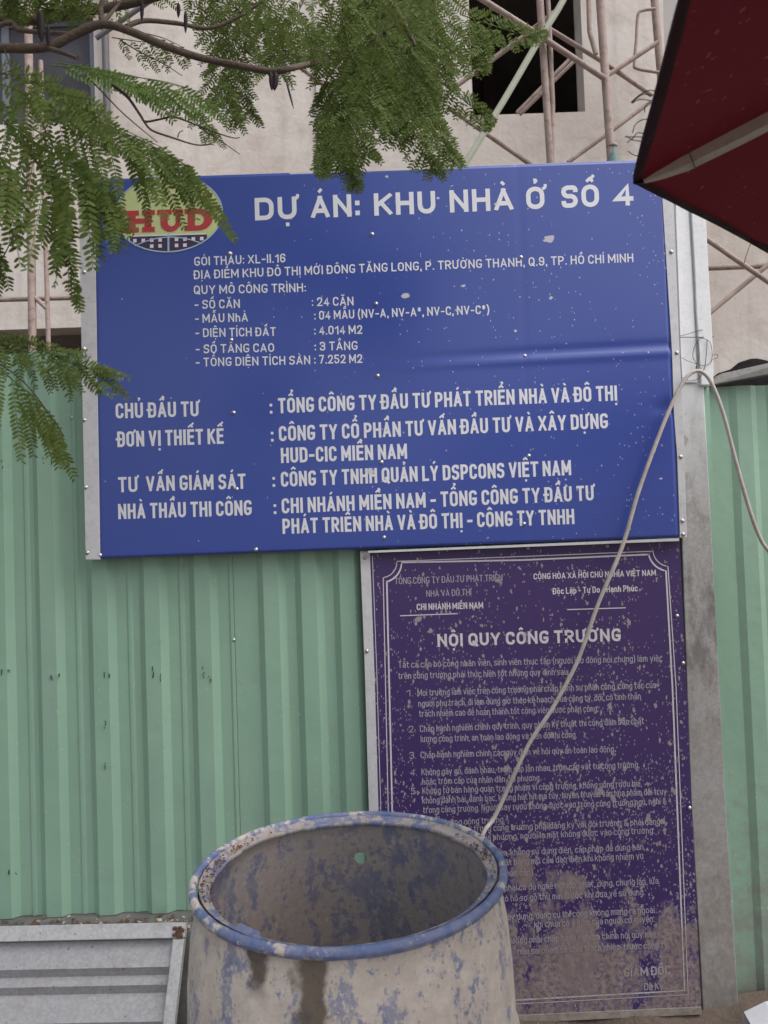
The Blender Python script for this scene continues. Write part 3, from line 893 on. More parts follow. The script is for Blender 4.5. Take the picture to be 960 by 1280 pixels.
def round_poly(pts, rad, closed):
    out = []
    n = len(pts)
    for i, p in enumerate(pts):
        if not closed and i in (0, n - 1):
            out.append((p[0], p[1])); continue
        a, c_ = pts[i - 1], pts[(i + 1) % n]
        r_ = rad * (p[2] if len(p) > 2 else 1)
        la, lc = math.hypot(a[0] - p[0], a[1] - p[1]), math.hypot(c_[0] - p[0], c_[1] - p[1])
        r_ = min(r_, la * (.5 if closed or i > 1 else .95), lc * (.5 if closed or i < n - 2 else .95))
        if r_ < 1e-4:
            out.append((p[0], p[1])); continue
        A = (p[0] + (a[0] - p[0]) / la * r_, p[1] + (a[1] - p[1]) / la * r_)
        B_ = (p[0] + (c_[0] - p[0]) / lc * r_, p[1] + (c_[1] - p[1]) / lc * r_)
        for k in range(5):
            t_ = k / 4
            w_ = .78   # between a chamfer and the corner: near enough to a quarter circle
            out.append(((1 - t_) ** 2 * A[0] + 2 * t_ * (1 - t_) * (p[0] * w_ + (A[0] + B_[0]) / 2 * (1 - w_)) + t_ * t_ * B_[0],
                        (1 - t_) ** 2 * A[1] + 2 * t_ * (1 - t_) * (p[1] * w_ + (A[1] + B_[1]) / 2 * (1 - w_)) + t_ * t_ * B_[1]))
    return out
def stroke(pts, t, closed, layer, acc, ylim=None, cap=True):
    """one pen stroke as a mitred strip"""
    P = [pts[0]]
    for p in pts[1:]:
        if math.hypot(p[0] - P[-1][0], p[1] - P[-1][1]) > 1e-5: P.append(p)
    if closed and math.hypot(P[0][0] - P[-1][0], P[0][1] - P[-1][1]) < 1e-5: P.pop()
    n = len(P)
    if n < 2: return
    h = t / 2
    if not closed and cap:
        def ext(p, q):
            L = math.hypot(p[0] - q[0], p[1] - q[1])
            return (p[0] + (p[0] - q[0]) / L * h, p[1] + (p[1] - q[1]) / L * h)
        P[0], P[-1] = ext(P[0], P[1]), ext(P[-1], P[-2])
    vs = []
    for i in range(n):
        a = P[i - 1] if (closed or i > 0) else None
        c_ = P[(i + 1) % n] if (closed or i < n - 1) else None
        ns = []
        for q0, q1 in ((a, P[i]), (P[i], c_)):
            if q0 is None or q1 is None: continue
            L = math.hypot(q1[0] - q0[0], q1[1] - q0[1])
            ns.append((-(q1[1] - q0[1]) / L, (q1[0] - q0[0]) / L))
        if len(ns) == 2:
            m = (ns[0][0] + ns[1][0], ns[0][1] + ns[1][1])
            d = m[0] * ns[0][0] + m[1] * ns[0][1]
            d = max(d, .35)
            m = (m[0] / d, m[1] / d)
        else:
            m = ns[0]
        for s_ in (1, -1):
            x, y = P[i][0] + m[0] * h * s_, P[i][1] + m[1] * h * s_
            if ylim: y = min(max(y, ylim[0]), ylim[1])
            vs.append((x, y, layer))
    k = len(acc[0])
    acc[0].extend(vs)
    for i in range(n if closed else n - 1):
        j = (i + 1) % n
        acc[1].append((k + 2 * i, k + 2 * j, k + 2 * j + 1, k + 2 * i + 1))
XH = .73
MARKS = {'\u0301': 'acute', '\u0300': 'grave', '\u0309': 'hook', '\u0303': 'tilde', '\u0323': 'dot', '\u0302': 'circ', '\u0306': 'breve', '\u031b': 'horn'}
def layout(body, k, t, rad, gap, space, acc=None):
    x = 0.0
    lay = 0
    for ci, ch in enumerate(body):
        if ch == ' ':
            x += space * k; continue
        bar = ch in 'Đđ'
        dec = unicodedata.normalize('NFD', {'Đ': 'D', 'đ': 'd'}.get(ch, ch))
        g, marks = dec[0], [MARKS[m] for m in dec[1:]]
        w_ = GL_W[g] * k
        low = g.islower()
        H_ = XH if low else 1.0
        if acc is not None:
            q = lambda p: (x + t / 2 + p[0] * w_, t / 2 + p[1] * (H_ - t)) + tuple(p[2:])
            strokes = GL_S[g]
            if g == 'i' and any(m in ('acute', 'grave', 'hook', 'tilde') for m in marks): strokes = strokes[:1]
            for st in strokes:
                cl = st[-1] == 'c'
                pts = [q(p) for p in (st[:-1] if cl else st)]
                diag = len(pts) == 2 and abs(pts[0][0] - pts[1][0]) > .02 and abs(pts[0][1] - pts[1][1]) > .02
                yl = (0, H_) if (g.isupper() or g.isdigit()) and g != 'Q' else None
                stroke(round_poly(pts, rad * min(1, H_), cl), t * (.95 if diag else 1), cl, lay, acc, yl); lay += 1
            cx = x + t / 2 + w_ / 2
            mt = t * .68
            y0 = H_ + .07 + mt / 2
            if low: y0 = H_ + .06 + mt / 2
            hw = .125 + mt * .15
            if 'circ' in marks or 'breve' in marks:
                if 'circ' in marks: stroke([(cx - hw, y0), (cx, y0 + .13), (cx + hw, y0)], mt, False, lay, acc, None, False)
                else: stroke(round_poly([(cx - hw, y0 + .11), (cx - hw * .6, y0), (cx + hw * .6, y0), (cx + hw, y0 + .11)], .1, False), mt, False, lay, acc)
                lay += 1
                tx, ty = cx + hw * .75, y0 + .13
                if 'tilde' in marks or 'hook' in marks: tx, ty = cx + hw * .3, y0 + .19
            else: tx, ty = cx, y0
            for m in marks:
                if m == 'acute': stroke([(tx - .05, ty), (tx + .08, ty + .15)], mt, False, lay, acc, None, False)
                elif m == 'grave': stroke([(tx + .05, ty), (tx - .08, ty + .15)], mt, False, lay, acc, None, False)
                elif m == 'hook': stroke(round_poly([(tx - .06, ty + .17), (tx + .07, ty + .17), (tx + .07, ty + .09), (tx, ty + .08), (tx, ty)], .06, False), mt * .8, False, lay, acc, None, False)
                elif m == 'tilde': stroke(round_poly([(tx - .15, ty), (tx - .09, ty + .09), (tx + .08, ty + .01), (tx + .15, ty + .10)], .06, False), mt * .9, False, lay, acc, None, False)
                elif m == 'dot': stroke([(cx, -.17 - mt * .5), (cx, -.16 - mt * .5)], mt * 1.15, False, lay, acc)
                elif m == 'horn': stroke(round_poly([(x + t * .6 + w_, H_ - t * .55), (x + t * 1.0 + w_ + .05, H_ - t * .3), (x + t + w_ + .06, H_ + .10)], .06, False), mt, False, lay, acc, None, False)
                lay += 1
            if bar:
                if low: stroke([(x + w_ * .35, 1.02 * .86), (x + w_ + t * 1.25, 1.02 * .86)], t * .75, False, lay, acc, None, False)
                else: stroke([(x - t * .55, .5), (x + t * 1.75, .5)], t * .85, False, lay, acc, None, False)
                lay += 1
        x += w_ + t + gap * k
        if 'horn' in marks: x += .07 * k
    return x - gap * k
STYLE = {'title': (.20, .26, .16, .30), 'cond': (.170, .17, .15, .34), 'arial': (.150, .34, .17, .30), 'small': (.105, .34, .15, .30), 'smallbold': (.165, .26, .14, .30)}
def letter(name, parent, mat, body, p0, p1, cap_px, Y, style, off=0.0, bend=None):
    """set one run of writing between two baseline pixels: strokes of one pen width, letters as wide as the run needs"""
    t, rad, gap, space = STYLE[style]
    a, c_ = at(*p0, Y), at(*p1, Y)
    cap_w = (at(p0[0], p0[1] - cap_px, Y) - a).length
    want = (c_ - a).length / cap_w
    f0, f1 = layout(body, 0.0, t, rad, gap, space), layout(body, 1.0, t, rad, gap, space)
    k = (want - f0) / (f1 - f0) if abs(f1 - f0) > 1e-6 else 1.0
    if style == 'small' and k > 0.82 and len(body) > 3:
        p0 = (p1[0] + (p0[0] - p1[0]) * (f0 + (f1 - f0) * .82) / want, p1[1] + (p0[1] - p1[1]) * (f0 + (f1 - f0) * .82) / want)
        a, k = at(*p0, Y), .82
    k = max(k, .2)
    acc = ([], [])
    layout(body, k, t, rad, gap, space, acc)
    u = (c_ - a).normalized() * cap_w
    mb = MB()
    out = []
    for x, y, lay in acc[0]:
        p = a + u * x + Vector((0, 0, cap_w)) * y
        if bend: p.y += bend(p.x, p.z)
        p.y += off - 0.00004 * (lay % 9)
        out.append(p)
    mb.add(out, acc[1])
    return mb.build(name, mat, parent)

# ------------------------------------------------------------------ blue sign
BY = 2.43
cnr = [at(98, 225.5, BY), at(839, 199.5, BY), at(858, 671, BY), at(107, 699, BY)]
ZC = at(740, 441, BY).z
XC = at(560, 441, BY).x
dent = at(838, 510, BY)
seamx = at(297, 500, BY).x
def bend(x, z):
    """the sheet is not flat: a crease across its right half, a dent near the edge, slow waves"""
    zc = ZC + (x - at(740, 441, BY).x) * 0.02
    k = max(0.0, min(1.0, (x - XC + 0.35) / 0.6))
    y = -0.0030 * k * (math.exp(-((z - zc + 0.012) / 0.012) ** 2) - 0.9 * math.exp(-((z - zc - 0.012) / 0.014) ** 2))
    y += 0.004 * math.exp(-(((x - dent.x) / 0.05) ** 2 + ((z - dent.z) / 0.02) ** 2))
    y += 0.0022 * mnoise.noise(Vector((x * 2.6, z * 2.6, 0.4)))
    y += 0.0012 * math.exp(-((x - at(656, 445, BY).x) / 0.006) ** 2)
    return y
sign = thing('project_sign', (at(480, 690, BY).x, BY, at(480, 690, BY).z), 'large blue project sign with white lettering and a red lettered oval emblem', 'sign')
b = MB()
NX, NZ = 150, 130
inner = [at(117.5, 225, BY), at(828, 199.7, BY), at(848.5, 671.2, BY), at(124, 698.2, BY)]
vs, fs = [], []
for j in range(NZ + 1):
    v = j / NZ
    l, r = inner[0].lerp(inner[3], v), inner[1].lerp(inner[2], v)
    for i in range(NX + 1):
        p = l.lerp(r, i / NX)
        p.y += bend(p.x, p.z)
        vs.append(p)
for j in range(NZ):
    for i in range(NX):
        k = j * (NX + 1) + i
        fs.append((k, k + 1, k + NX + 2, k + NX + 1))
b.add(vs, fs, True)
o = b.build('panel', BLUE, sign)
so = o.modifiers.new('thickness', 'SOLIDIFY'); so.thickness = 0.003; so.offset = 0
b = MB()
for a_, c_ in ((0.02, 0.05), (0.34, 0.37), (0.66, 0.69), (0.95, 0.98)):
    l0, r0 = inner[0].lerp(inner[3], a_), inner[1].lerp(inner[2], a_)
    l1, r1 = inner[0].lerp(inner[3], c_), inner[1].lerp(inner[2], c_)
    q = [p + Vector((0, .009, 0)) for p in (l0, r0, r1, l1)]
    b.plate(q, 0.022)
b.build('back_frame', GALV_F, sign)
strip('edge_strip', EDGE, sign, [(226, 98, 118), (330, 100, 119.3), (520, 103.2, 122.3), (699.5, 107, 125)], BY - 0.004, 0.034, 0.001)
strip('edge_strip', EDGE, sign, [(199, 827, 838.5), (250, 828, 841), (440, 840, 849.5), (520, 842.5, 854), (570, 846.5, 855.5), (672, 850, 859)], BY - 0.004, 0.034, 0.001)
b = MB()
b.plate([at(118, 224.4, BY - .001), at(828, 199, BY - .001), at(828, 201.3, BY - .001), at(118, 226.5, BY - .001)], 0.02)
b.build('top_edge', EDGE, sign)
b = MB()
b.plate([at(460, 688.6, BY - .003), at(849, 672.6, BY - .003), at(849, 676.2, BY - .003), at(460, 691.2, BY - .003)], 0.018)
b.build('bottom_edge', EDGE, sign)

T = -0.0020
def line(runs, cap, style, mat=WHITE_B):
    for body, p0, p1 in runs: letter('lettering', sign, mat, body, p0, p1, cap, BY, style, T, bend)
def on(x, xa, ya, xb, yb): return (x, ya + (yb - ya) * (x - xa) / (xb - xa))
tl = lambda x: on(x, 318.7, 275.8, 791.6, 257)
line([(w_, tl(a), tl(c_)) for w_, a, c_ in (('DỰ', 319, 373.5), ('ÁN:', 389, 450), ('KHU', 468, 544.6), ('NHÀ', 562.5, 641.7), ('Ở', 658, 683), ('SỐ', 702, 749), ('4', 768, 791.6))], 28, 'title')
line([('GÓI THẦU: XL-II.16', (243, 332.5), (357, 328))], 11, 'arial')
line([('ĐỊA ĐIỂM KHU ĐÔ THỊ MỚI ĐÔNG TĂNG LONG, P. TRƯỜNG THẠNH, Q.9, TP. HỒ CHÍ MINH', (242.5, 349.2), (791.5, 328))], 11, 'arial')
line([('QUY MÔ CÔNG TRÌNH:', (242.5, 368), (382.5, 365))], 11, 'arial')
line([('- SỐ CĂN', (243.5, 386.3), (300, 385)), (': 24 CĂN', (390, 383), (442, 382))], 11, 'arial')
line([('- MẪU NhÀ', (244, 403.8), (310, 402)), (': 04 MẪU (NV-A, NV-A*, NV-C, NV-C*)', (393, 400), (611.7, 392.5))], 11, 'arial')
line([('- DIỆN TÍCH ĐẤT', (244.5, 421.7), (345, 420)), (': 4.014 M2', (393, 418.7), (453, 417.5))], 11, 'arial')
line([('- SỐ TẦNG CAO', (245, 442), (343, 440)), (': 3 TẦNG', (393.5, 438.6), (447, 437.5))], 11, 'arial')
line([('- TỔNG DIỆN TÍCH SÀN', (245, 458.5), (388, 455.5)), (': 7.252 M2', (393, 455), (453, 453.7))], 11, 'arial')
B2 = 'cond'
line([('CHỦ ĐẦU TƯ', (145, 523.3), (249.5, 520.5))], 19, B2)
line([('ĐƠN VỊ THIẾT KẾ', (147, 559), (280, 554.8))], 19.5, B2)
line([('TƯ', (148, 615.5), (173, 614.7)), ('VẤN GIÁM SÁT', (183, 614.2), (307.5, 611))], 19, B2)
line([('NHÀ THẦU THI CÔNG', (148, 649), (315, 644))], 19, B2)
line([(':', (337.5, 518), (341, 518)), ('TỔNG CÔNG TY ĐẦU TƯ PHÁT TRIỂN NHÀ VÀ ĐÔ THỊ', (348, 516.8), (771.5, 500.8))], 19, B2)
line([(':', (339, 553), (342.5, 553)), ('CÔNG TY CỔ PHẦN TƯ VẤN ĐẦU TƯ VÀ XÂY DỰNG', (349, 551.8), (760, 535.5))], 19, B2)
line([('HUD-CIC MIỀN NAM', (351.5, 579), (509, 573.5))], 19, B2)
line([(':', (341, 609.5), (344.5, 609.5)), ('CÔNG TY TNHH QUẢN LÝ DSPCONS VIỆT NAM', (351.5, 608.8), (714, 594))], 19, B2)
line([(':', (342.5, 643.5), (346, 643.5)), ('CHI NHÁNH MIỀN NAM - TỔNG CÔNG TY ĐẦU TƯ', (352.5, 642), (743, 625.5))], 19, B2)
line([('PHÁT TRIỂN NHÀ VÀ ĐÔ THỊ - CÔNG TY TNHH', (353.5, 667.5), (718, 655))], 19, B2)

# emblem: oval with three slab letters, a dark skyline and arcs
logo = bpy.data.objects.new('emblem', None)
COL.objects.link(logo); logo.parent = sign
LC = (211, 267.5); RX, RY = 68, 48.5; TILT = -0.032
def lp(x, y, off):
    """emblem pixel (upright) to the sign"""
    p = at(LC[0] + x, LC[1] + y + x * TILT, BY)
    p.y += bend(p.x, p.z) + off + 0.0009
    return p
def poly(name, mat, polys, off):
    mb = MB()
    for q in polys: mb.add([lp(x, y, off) for x, y in q], [tuple(range(len(q)))])
    return mb.build(name, mat, logo)
n = 72
ell = lambda k, s=1.0: (RX * s * math.cos(2 * math.pi * k / n), RY * s * math.sin(2 * math.pi * k / n))
poly('oval_field', LOGO_Y, [[ell(k, 0.99) for k in range(n)]], -0.0030)
poly('oval_outline', LOGO_L, [[ell(k), ell(k + 1), (ell(k + 1)[0] * (1 - 1.7 / RX), ell(k + 1)[1] * (1 - 1.7 / RY)), (ell(k)[0] * (1 - 1.7 / RX), ell(k)[1] * (1 - 1.7 / RY))] for k in range(n)], -0.0042)
lowy = 27.5
seg = []
xs_ = [x for x in range(-48, 49, 4)]
yb = lambda x: RY * math.sqrt(max(0, 1 - (x / RX) ** 2)) - 1.6
poly('skyline', LOGO_P, [[(xs_[i], lowy), (xs_[i + 1], lowy), (xs_[i + 1], max(lowy + .1, yb(xs_[i + 1]))), (xs_[i], max(lowy + .1, yb(xs_[i])))] for i in range(len(xs_) - 1)], -0.0036)
poly('white_band', WHITE_B, [[(-52, lowy - 1.6), (48, lowy - 1.6), (48, lowy - 0.1), (-52, lowy - 0.1)]], -0.0041)
sq = [[(x - 2.2, y - 2.2), (x + 2.2, y - 2.2), (x + 2.2, y + 2.2), (x - 2.2, y + 2.2)] for x, y in ((-42, 32.5), (-31.5, 32.5), (-21, 32.5), (-10.5, 32.5), (10, 32.5), (20.5, 32.5), (31, 32.5), (41.5, 32.5), (-21, 40), (-10.5, 40), (10, 40), (20.5, 40))]
for q_ in sq: poly('window_square', WHITE_B, [q_], -0.0043)
arc = []
ay = lambda x: 29.5 + 9.5 * (x / 42) ** 2
for i in range(-42, 42, 3):
    arc.append([(i, ay(i) - .7), (i + 3, ay(i + 3) - .7), (i + 3, ay(i + 3) + .7), (i, ay(i) + .7)])
poly('arc_line', LOGO_L, arc + [[(-1.2, 26), (1.2, 26), (1.2, 48), (-1.2, 48)]], -0.0050)
poly('tick_line', LOGO_L, [[(-67, 9.3), (-54, 9.3), (-54, 10.3), (-67, 10.3)], [(54, 5.3), (67, 5.3), (67, 6.3), (54, 6.3)], [(-39.6, -38), (-38.8, -38), (-38.8, -14), (-39.6, -14)]], -0.0042)
# H U D
def R(x0, y0, x1, y1): return [(x0, y0), (x1, y0), (x1, y1), (x0, y1)]
H_ = [R(-56, -5, -37, 1), R(-51, 1, -41, 16), R(-56, 16, -37, 22), R(-33, -5, -17, 1), R(-30, 1, -21, 16), R(-33, 16, -17, 22), R(-41, 5, -30, 11)]
U_ = [R(-14, -5, 4, 1), R(-10, 1, -1, 11), R(6, -5, 18, 1), R(9, 1, 15, 11)]
for k in range(10):
    a0, a1 = math.pi * k / 10, math.pi * (k + 1) / 10
    o_ = lambda a: (2.5 + 12.5 * math.cos(a), 11 + 11.5 * math.sin(a))
    i_ = lambda a: (4.0 + 5.0 * math.cos(a), 11 + 5.0 * math.sin(a))
    U_.append([o_(a0), o_(a1), i_(a1), i_(a0)])
D_ = [R(20, -5, 37, 1), R(24, 1, 33, 16), R(20, 16, 37, 22)]
for k in range(12):
    a0, a1 = -math.pi / 2 + math.pi * k / 12, -math.pi / 2 + math.pi * (k + 1) / 12
    o_ = lambda a: (37 + 18 * math.cos(a), 8.5 + 13.5 * math.sin(a))
    i_ = lambda a: (37 + 7.5 * math.cos(a), 8.5 + 7.5 * math.sin(a))
    D_.append([o_(a0), o_(a1), i_(a1), i_(a0)])
poly('red_letter', LOGO_R, H_, -0.0043); poly('red_letter', LOGO_R, U_, -0.0043); poly('red_letter', LOGO_R, D_, -0.0043)

for px, py in ((465, 293), (470, 380), (287, 317), (289, 425), (472, 470), (651, 322), (656, 445), (292, 516), (296, 611.5), (477, 578), (320, 687), (661, 570), (480, 672), (655, 655), (125, 694)):
    p = at(px, py, BY); p.y += bend(p.x, p.z) - 0.0015
    screw(sign, p)
for px, py in ((105, 340), (105, 436), (105, 525), (107, 609), (109, 691), (839, 315), (846, 441), (851, 571), (853, 651), (854, 668)):
    p = at(px, py, BY - .004)
    screw(sign, p)

# ------------------------------------------------------------------ purple rules board
QY = 2.452
board = thing('rules_board', (at(660, 1290, QY).x, QY, 0.02), 'purple site rules board with small white text, spattered with cement, under the blue sign', 'sign')
b = MB()
pq = [at(462, 689, QY), at(849.5, 675.5, QY), at(877, 1268, QY), at(482, 1285, QY)]
b.plate(pq, 0.004)
b.build('panel', PURPLE, board)
strip('edge_strip', EDGE, board, [(689, 450, 462.3), (840, 456, 468), (1010, 461, 473), (1284, 470, 483)], QY - 0.003, 0.02, 0.001)
b = MB()
b.plate([at(482, 1277, QY - .003), at(876.5, 1259, QY - .003), at(877.3, 1268, QY - .003), at(483, 1286, QY - .003)], 0.015)
b.build('bottom_edge', m_plain('mud covered edge', (0.34, 0.295, 0.26), 0.9, 0, 0.2, 25, dirt=0.6), board)
b = MB()
b.plate([at(470, 1240, QY + .01), at(870, 1225, QY + .01), at(870, 1262, QY + .01), at(470, 1278, QY + .01)], 0.02)
b.build('back_frame', GALV_F, board)
PT = -0.0009
def pline(b, pts, w_):
    """a printed line of width w_ px through pixel points"""
    P = [at(x, y, QY) + Vector((0, PT, 0)) for x, y in pts]
    hw = w_ / 2 / F0 * QY
    L, R_ = [], []
    for i, p in enumerate(P):
        d = (P[min(i + 1, len(P) - 1)] - P[max(i - 1, 0)]).normalized()
        s_ = Vector((-d.z, 0, d.x)) * hw
        L.append(p + s_); R_.append(p - s_)
    for i in range(len(P) - 1):
        b.add([L[i], L[i + 1], R_[i + 1], R_[i]], [(0, 1, 2, 3)])
def notch(c, r, a0, a1, n=10):
    return [(c[0] + r * math.cos(math.radians(a0 + (a1 - a0) * k / n)), c[1] + r * math.sin(math.radians(a0 + (a1 - a0) * k / n))) for k in range(n + 1)]
b = MB()
outer = [(491, 1263), (485, 1000), (479, 722)] + notch((477, 703), 19, 80, -4) + [(655, 695.5), (815, 689)] + notch((837, 687), 21, 178, 96) + [(845, 860), (850.5, 1000), (860, 1243), (660, 1254), (491, 1263)]
pline(b, outer, 1.1)
inner_ = [(496, 1259), (490, 1000), (483.5, 727)] + notch((477, 703), 25, 76, 0) + [(655, 700), (811, 693)] + notch((837, 687), 27, 172, 100) + [(840.5, 860), (846, 1000), (855.5, 1238), (660, 1249), (496, 1259)]
pline(b, inner_, 2.0)
pline(b, [(465.5, 695), (471, 840), (476, 1010), (485, 1268)], 0.8)
pline(b, [(500, 769.7), (572, 767)], 1.2)
pline(b, [(709, 762), (782, 759.7)], 1.2)
b.build('border_line', WHITE_P2, board)
def pl(body, p0, p1, cap=8.0, style='small', mat=WHITE_P):
    letter('lettering', board, mat, body, p0, p1, cap, QY, style, PT)
pl('TỔNG CÔNG TY ĐẦU TƯ PHÁT TRIỂN', (493.5, 730.4), (628, 726), 8.2)
pl('NHÀ VÀ ĐÔ THỊ', (533, 746), (589, 744), 8)
pl('CHI NHÁNH MIỀN NAM', (521, 762.7), (604, 760.5), 8, 'smallbold', WHITE_P2)
pl('CỘNG HÒA XÃ HỘI CHỦ NGHĨA VIỆT NAM', (667, 724.4), (820, 719.5), 7.6, 'smallbold', WHITE_P2)
pl('Độc Lập - Tự Do - Hạnh Phúc', (691, 743), (797, 739), 8, 'smallbold', WHITE_P2)
pl('NỘI QUY CÔNG TRƯỜNG', (547, 808.6), (776, 801.3), 16, 'title', WHITE_P2)
body = [
    (None, 'Tất cả cán bộ công nhân viên, sinh viên thực tập (người lao động nói chung) làm việc', (498, 835), (828, 826.5)),
    (None, 'trên công trường phải thực hiện tốt những quy định sau:', (498, 848.8), (711, 843.4)),
    ('1.', 'Mọi trường làm việc trên công trường phải chấp hành sự phân công, công tác của', (522, 870), (820, 860)),
    (None, 'người phụ trách, đi làm đúng giờ theo kế hoạch của công ty, đội, có tinh thần', (523, 883.6), (801, 874)),
    (None, 'trách nhiệm cao để hoàn thành tốt công việc được phân công.', (524, 896), (748, 889.5)),
    ('2.', 'Chấp hành nghiêm chỉnh quy trình, quy phạm kỹ thuật thi công đảm bảo chất', (525, 915), (805, 905)),
    (None, 'lượng công trình, an toàn lao động và tiến độ thi công.', (526, 927.8), (721, 922)),
    ('3.', 'Chấp hành nghiêm chỉnh các quy định về nội quy an toàn lao động.', (526, 947.8), (769, 940)),
    ('4.', 'Không gây gổ, đánh nhau, trộm cắp lẫn nhau, trộm cắp vật tư công trường,', (527, 969), (799, 959.6)),
    (None, 'hoặc trộm cắp của nhân dân địa phương.', (528, 981), (676, 976)),
    ('5.', 'Không tự bán hàng quán trong phạm vi công trường, không uống rượu bia,', (528, 992.5), (802, 983)),
    (None, 'không đánh bài, đánh bạc, không hút hít ma túy, tuyên truyền văn hóa phẩm đồi trụy', (528, 1004.5), (833, 993)),
    (None, 'trong công trường. Người say rượu không được vào trong công trường ngủ, nghỉ &', (529, 1016.5), (833, 1005)),
    (None, 'ở lại trong công trường.', (529, 1033.5), (631, 1028)),
    ('6.', 'Người ở trong công trường phải đăng ký với đội trưởng & phải đăng', (531, 1042), (825, 1030.5)),
    (None, 'ký với địa phương, người lạ mặt không được vào công trường.', (531, 1054), (818, 1041.5)),
    ('7.', 'Tiết kiệm điện, không sử dụng điện, cấp phép để dùng hàn,', (532, 1074), (806, 1062)),
    (None, 'đặt bảng mở cầu dao điện khi không nhiệm vụ', (532, 1086), (804, 1073.5)),
    (None, '(khẩn cấp).', (590, 1097), (668, 1094)),
    ('8.', 'Công nhân phải có đủ nghề nghiệp, phát, dùng, chung lắp, lửa', (534, 1118), (823, 1104.8)),
    (None, 'có hồ sơ gỗ thử mìn trước khi đưa về sử dụng.', (534, 1131.5), (806, 1118.7)),
    ('9.', 'Vật tư xây dựng, dụng cụ thi công không mang ra ngoài', (535, 1155), (818, 1141)),
    (None, 'khi chưa có ý kiến của người có quyền.', (535, 1166), (818, 1152)),
    ('10.', 'Tất cả công trường phải chấp hành nghiêm chỉnh nội quy này,', (536, 1184), (822, 1171)),
    (None, 'nếu sai phạm sẽ chịu trách nhiệm trước công ty.', (536, 1198), (836, 1184.5)),
]
for num, s_, p0, p1 in body:
    if num: pl(num, (p0[0] - 14, p0[1] + .5), (p0[0] - (6 if len(num) < 3 else 3), p0[1] + .2), 8.2)
    pl(s_, p0, p1, 8.4)
pl('GIÁM ĐỐC', (780, 1221), (838, 1217.5), 11, 'smallbold')
pl('Đã Ký', (797, 1238), (829, 1236.5), 9)
for px, py in ((456, 697), (458.5, 814), (464, 1105), (660, 685), (759, 682.5), (846.5, 770), (854, 829), (862, 1010)):
    screw(board, at(px, py, QY - .0035), 0.0042)

# ------------------------------------------------------------------ leaning galvanised panel
panel = thing('leaning_panel', (at(100, 1270, 2.3).x, 2.3, 0), 'galvanised ribbed steel panel in a channel frame, leaning on the ledge at the lower left', 'panel')
zt = ZB + 0.004
TRp = at(234, 1153, FY - 0.125); TRp.z = at(234, 1153, FY - 0.125).z
BRr = ray(218, 1276)
# panel plane leans from the ledge out to the ground
PLN = Vector((0, -math.sin(math.radians(60)), math.cos(math.radians(60))))   # direction down the face is found from this normal
down_ = Vector((0, -math.cos(math.radians(60)), -math.sin(math.radians(60))))
def on_panel(px, py):
    nrm = Vector((0, -math.sin(math.radians(60)), math.cos(math.radians(60))))
    d = ray(px, py)
    return CAM + d * ((TRp - CAM).dot(nrm) / d.dot(nrm))
br = on_panel(220, 1276)
side = (br - TRp).normalized()
Lp = 1.05
left_dir = (on_panel(0, 1158) - TRp).normalized()
nrm = Vector((0, -math.sin(math.radians(60)), math.cos(math.radians(60))))
Wp, Hp = 1.5, (TRp.z - 0.01) / -side.z
def pp(u, v, h): return TRp + left_dir * u + side * v + nrm * h
def pbar(name, u0, u1, v0, v1, h0, h1, mat):
    b = MB()
    b.hexa([pp(u0, v0, h1), pp(u1, v0, h1), pp(u1, v1, h1), pp(u0, v1, h1)], [pp(u0, v0, h0), pp(u1, v0, h0), pp(u1, v1, h0), pp(u0, v1, h0)])
    return b.build(name, mat, panel, 0.002)
pbar('frame_rail', 0.0, Wp, 0.0, 0.042, -0.012, 0.016, GALV_F)
pbar('frame_rail', 0.0, Wp, Hp - 0.042, Hp, -0.012, 0.016, GALV_F)
pbar('frame_rail', 0.0, 0.034, 0.043, Hp - 0.043, -0.012, 0.015, GALV_F)
pbar('frame_rail', Wp - 0.034, Wp, 0.043, Hp - 0.043, -0.012, 0.015, GALV_F)
v = 0.043
prof = [(0.043, -0.010), (0.115, 0.006)]
c_ = 0.115
while c_ + .18 < Hp:
    prof += [(c_ + 0.020, -0.016), (c_ + 0.045, -0.004), (c_ + 0.065, -0.024), (c_ + 0.135, 0.004)]
    c_ += 0.135
prof = [(v_, h - 0.004) for v_, h in prof]
prof.append((Hp - 0.043, -0.018))
b = MB()
vs = []
for v_, h in prof: vs += [pp(0.03, v_, h), pp(Wp - 0.03, v_, h)]
b.add(vs, [(2 * i, 2 * i + 1, 2 * i + 3, 2 * i + 2) for i in range(len(prof) - 1)])
o = b.build('ribbed_sheet', GALV, panel)
so = o.modifiers.new('thickness', 'SOLIDIFY'); so.thickness = 0.0012; so.offset = 0
b = MB()
rnd = random.Random(3)
for k in range(26):
    c_ = pp(0.018 + rnd.gauss(0, .006), 0.03 + rnd.gauss(0, .007), 0.017 + rnd.uniform(0, .004)); s_ = rnd.uniform(.002, .006)
    b.box(c_.x - s_, c_.x + s_, c_.y - s_ * .6, c_.y + s_ * .6, c_.z - s_ * .6, c_.z + s_ * .6)
b.build('dirt_clump', LITTER, panel)

# ------------------------------------------------------------------ drum
dc = DRUM_C.copy()
DR = 0.286
drum = thing('plastic_drum', (dc.x, dc.y, 0), 'open blue plastic drum crusted with beige cement, its top sawn off', 'drum')
rs = random.Random(8)
def wob(a, k): return 0.0022 * math.sin(a * 2 + 0.7) + 0.0015 * math.sin(a * 3 + k)
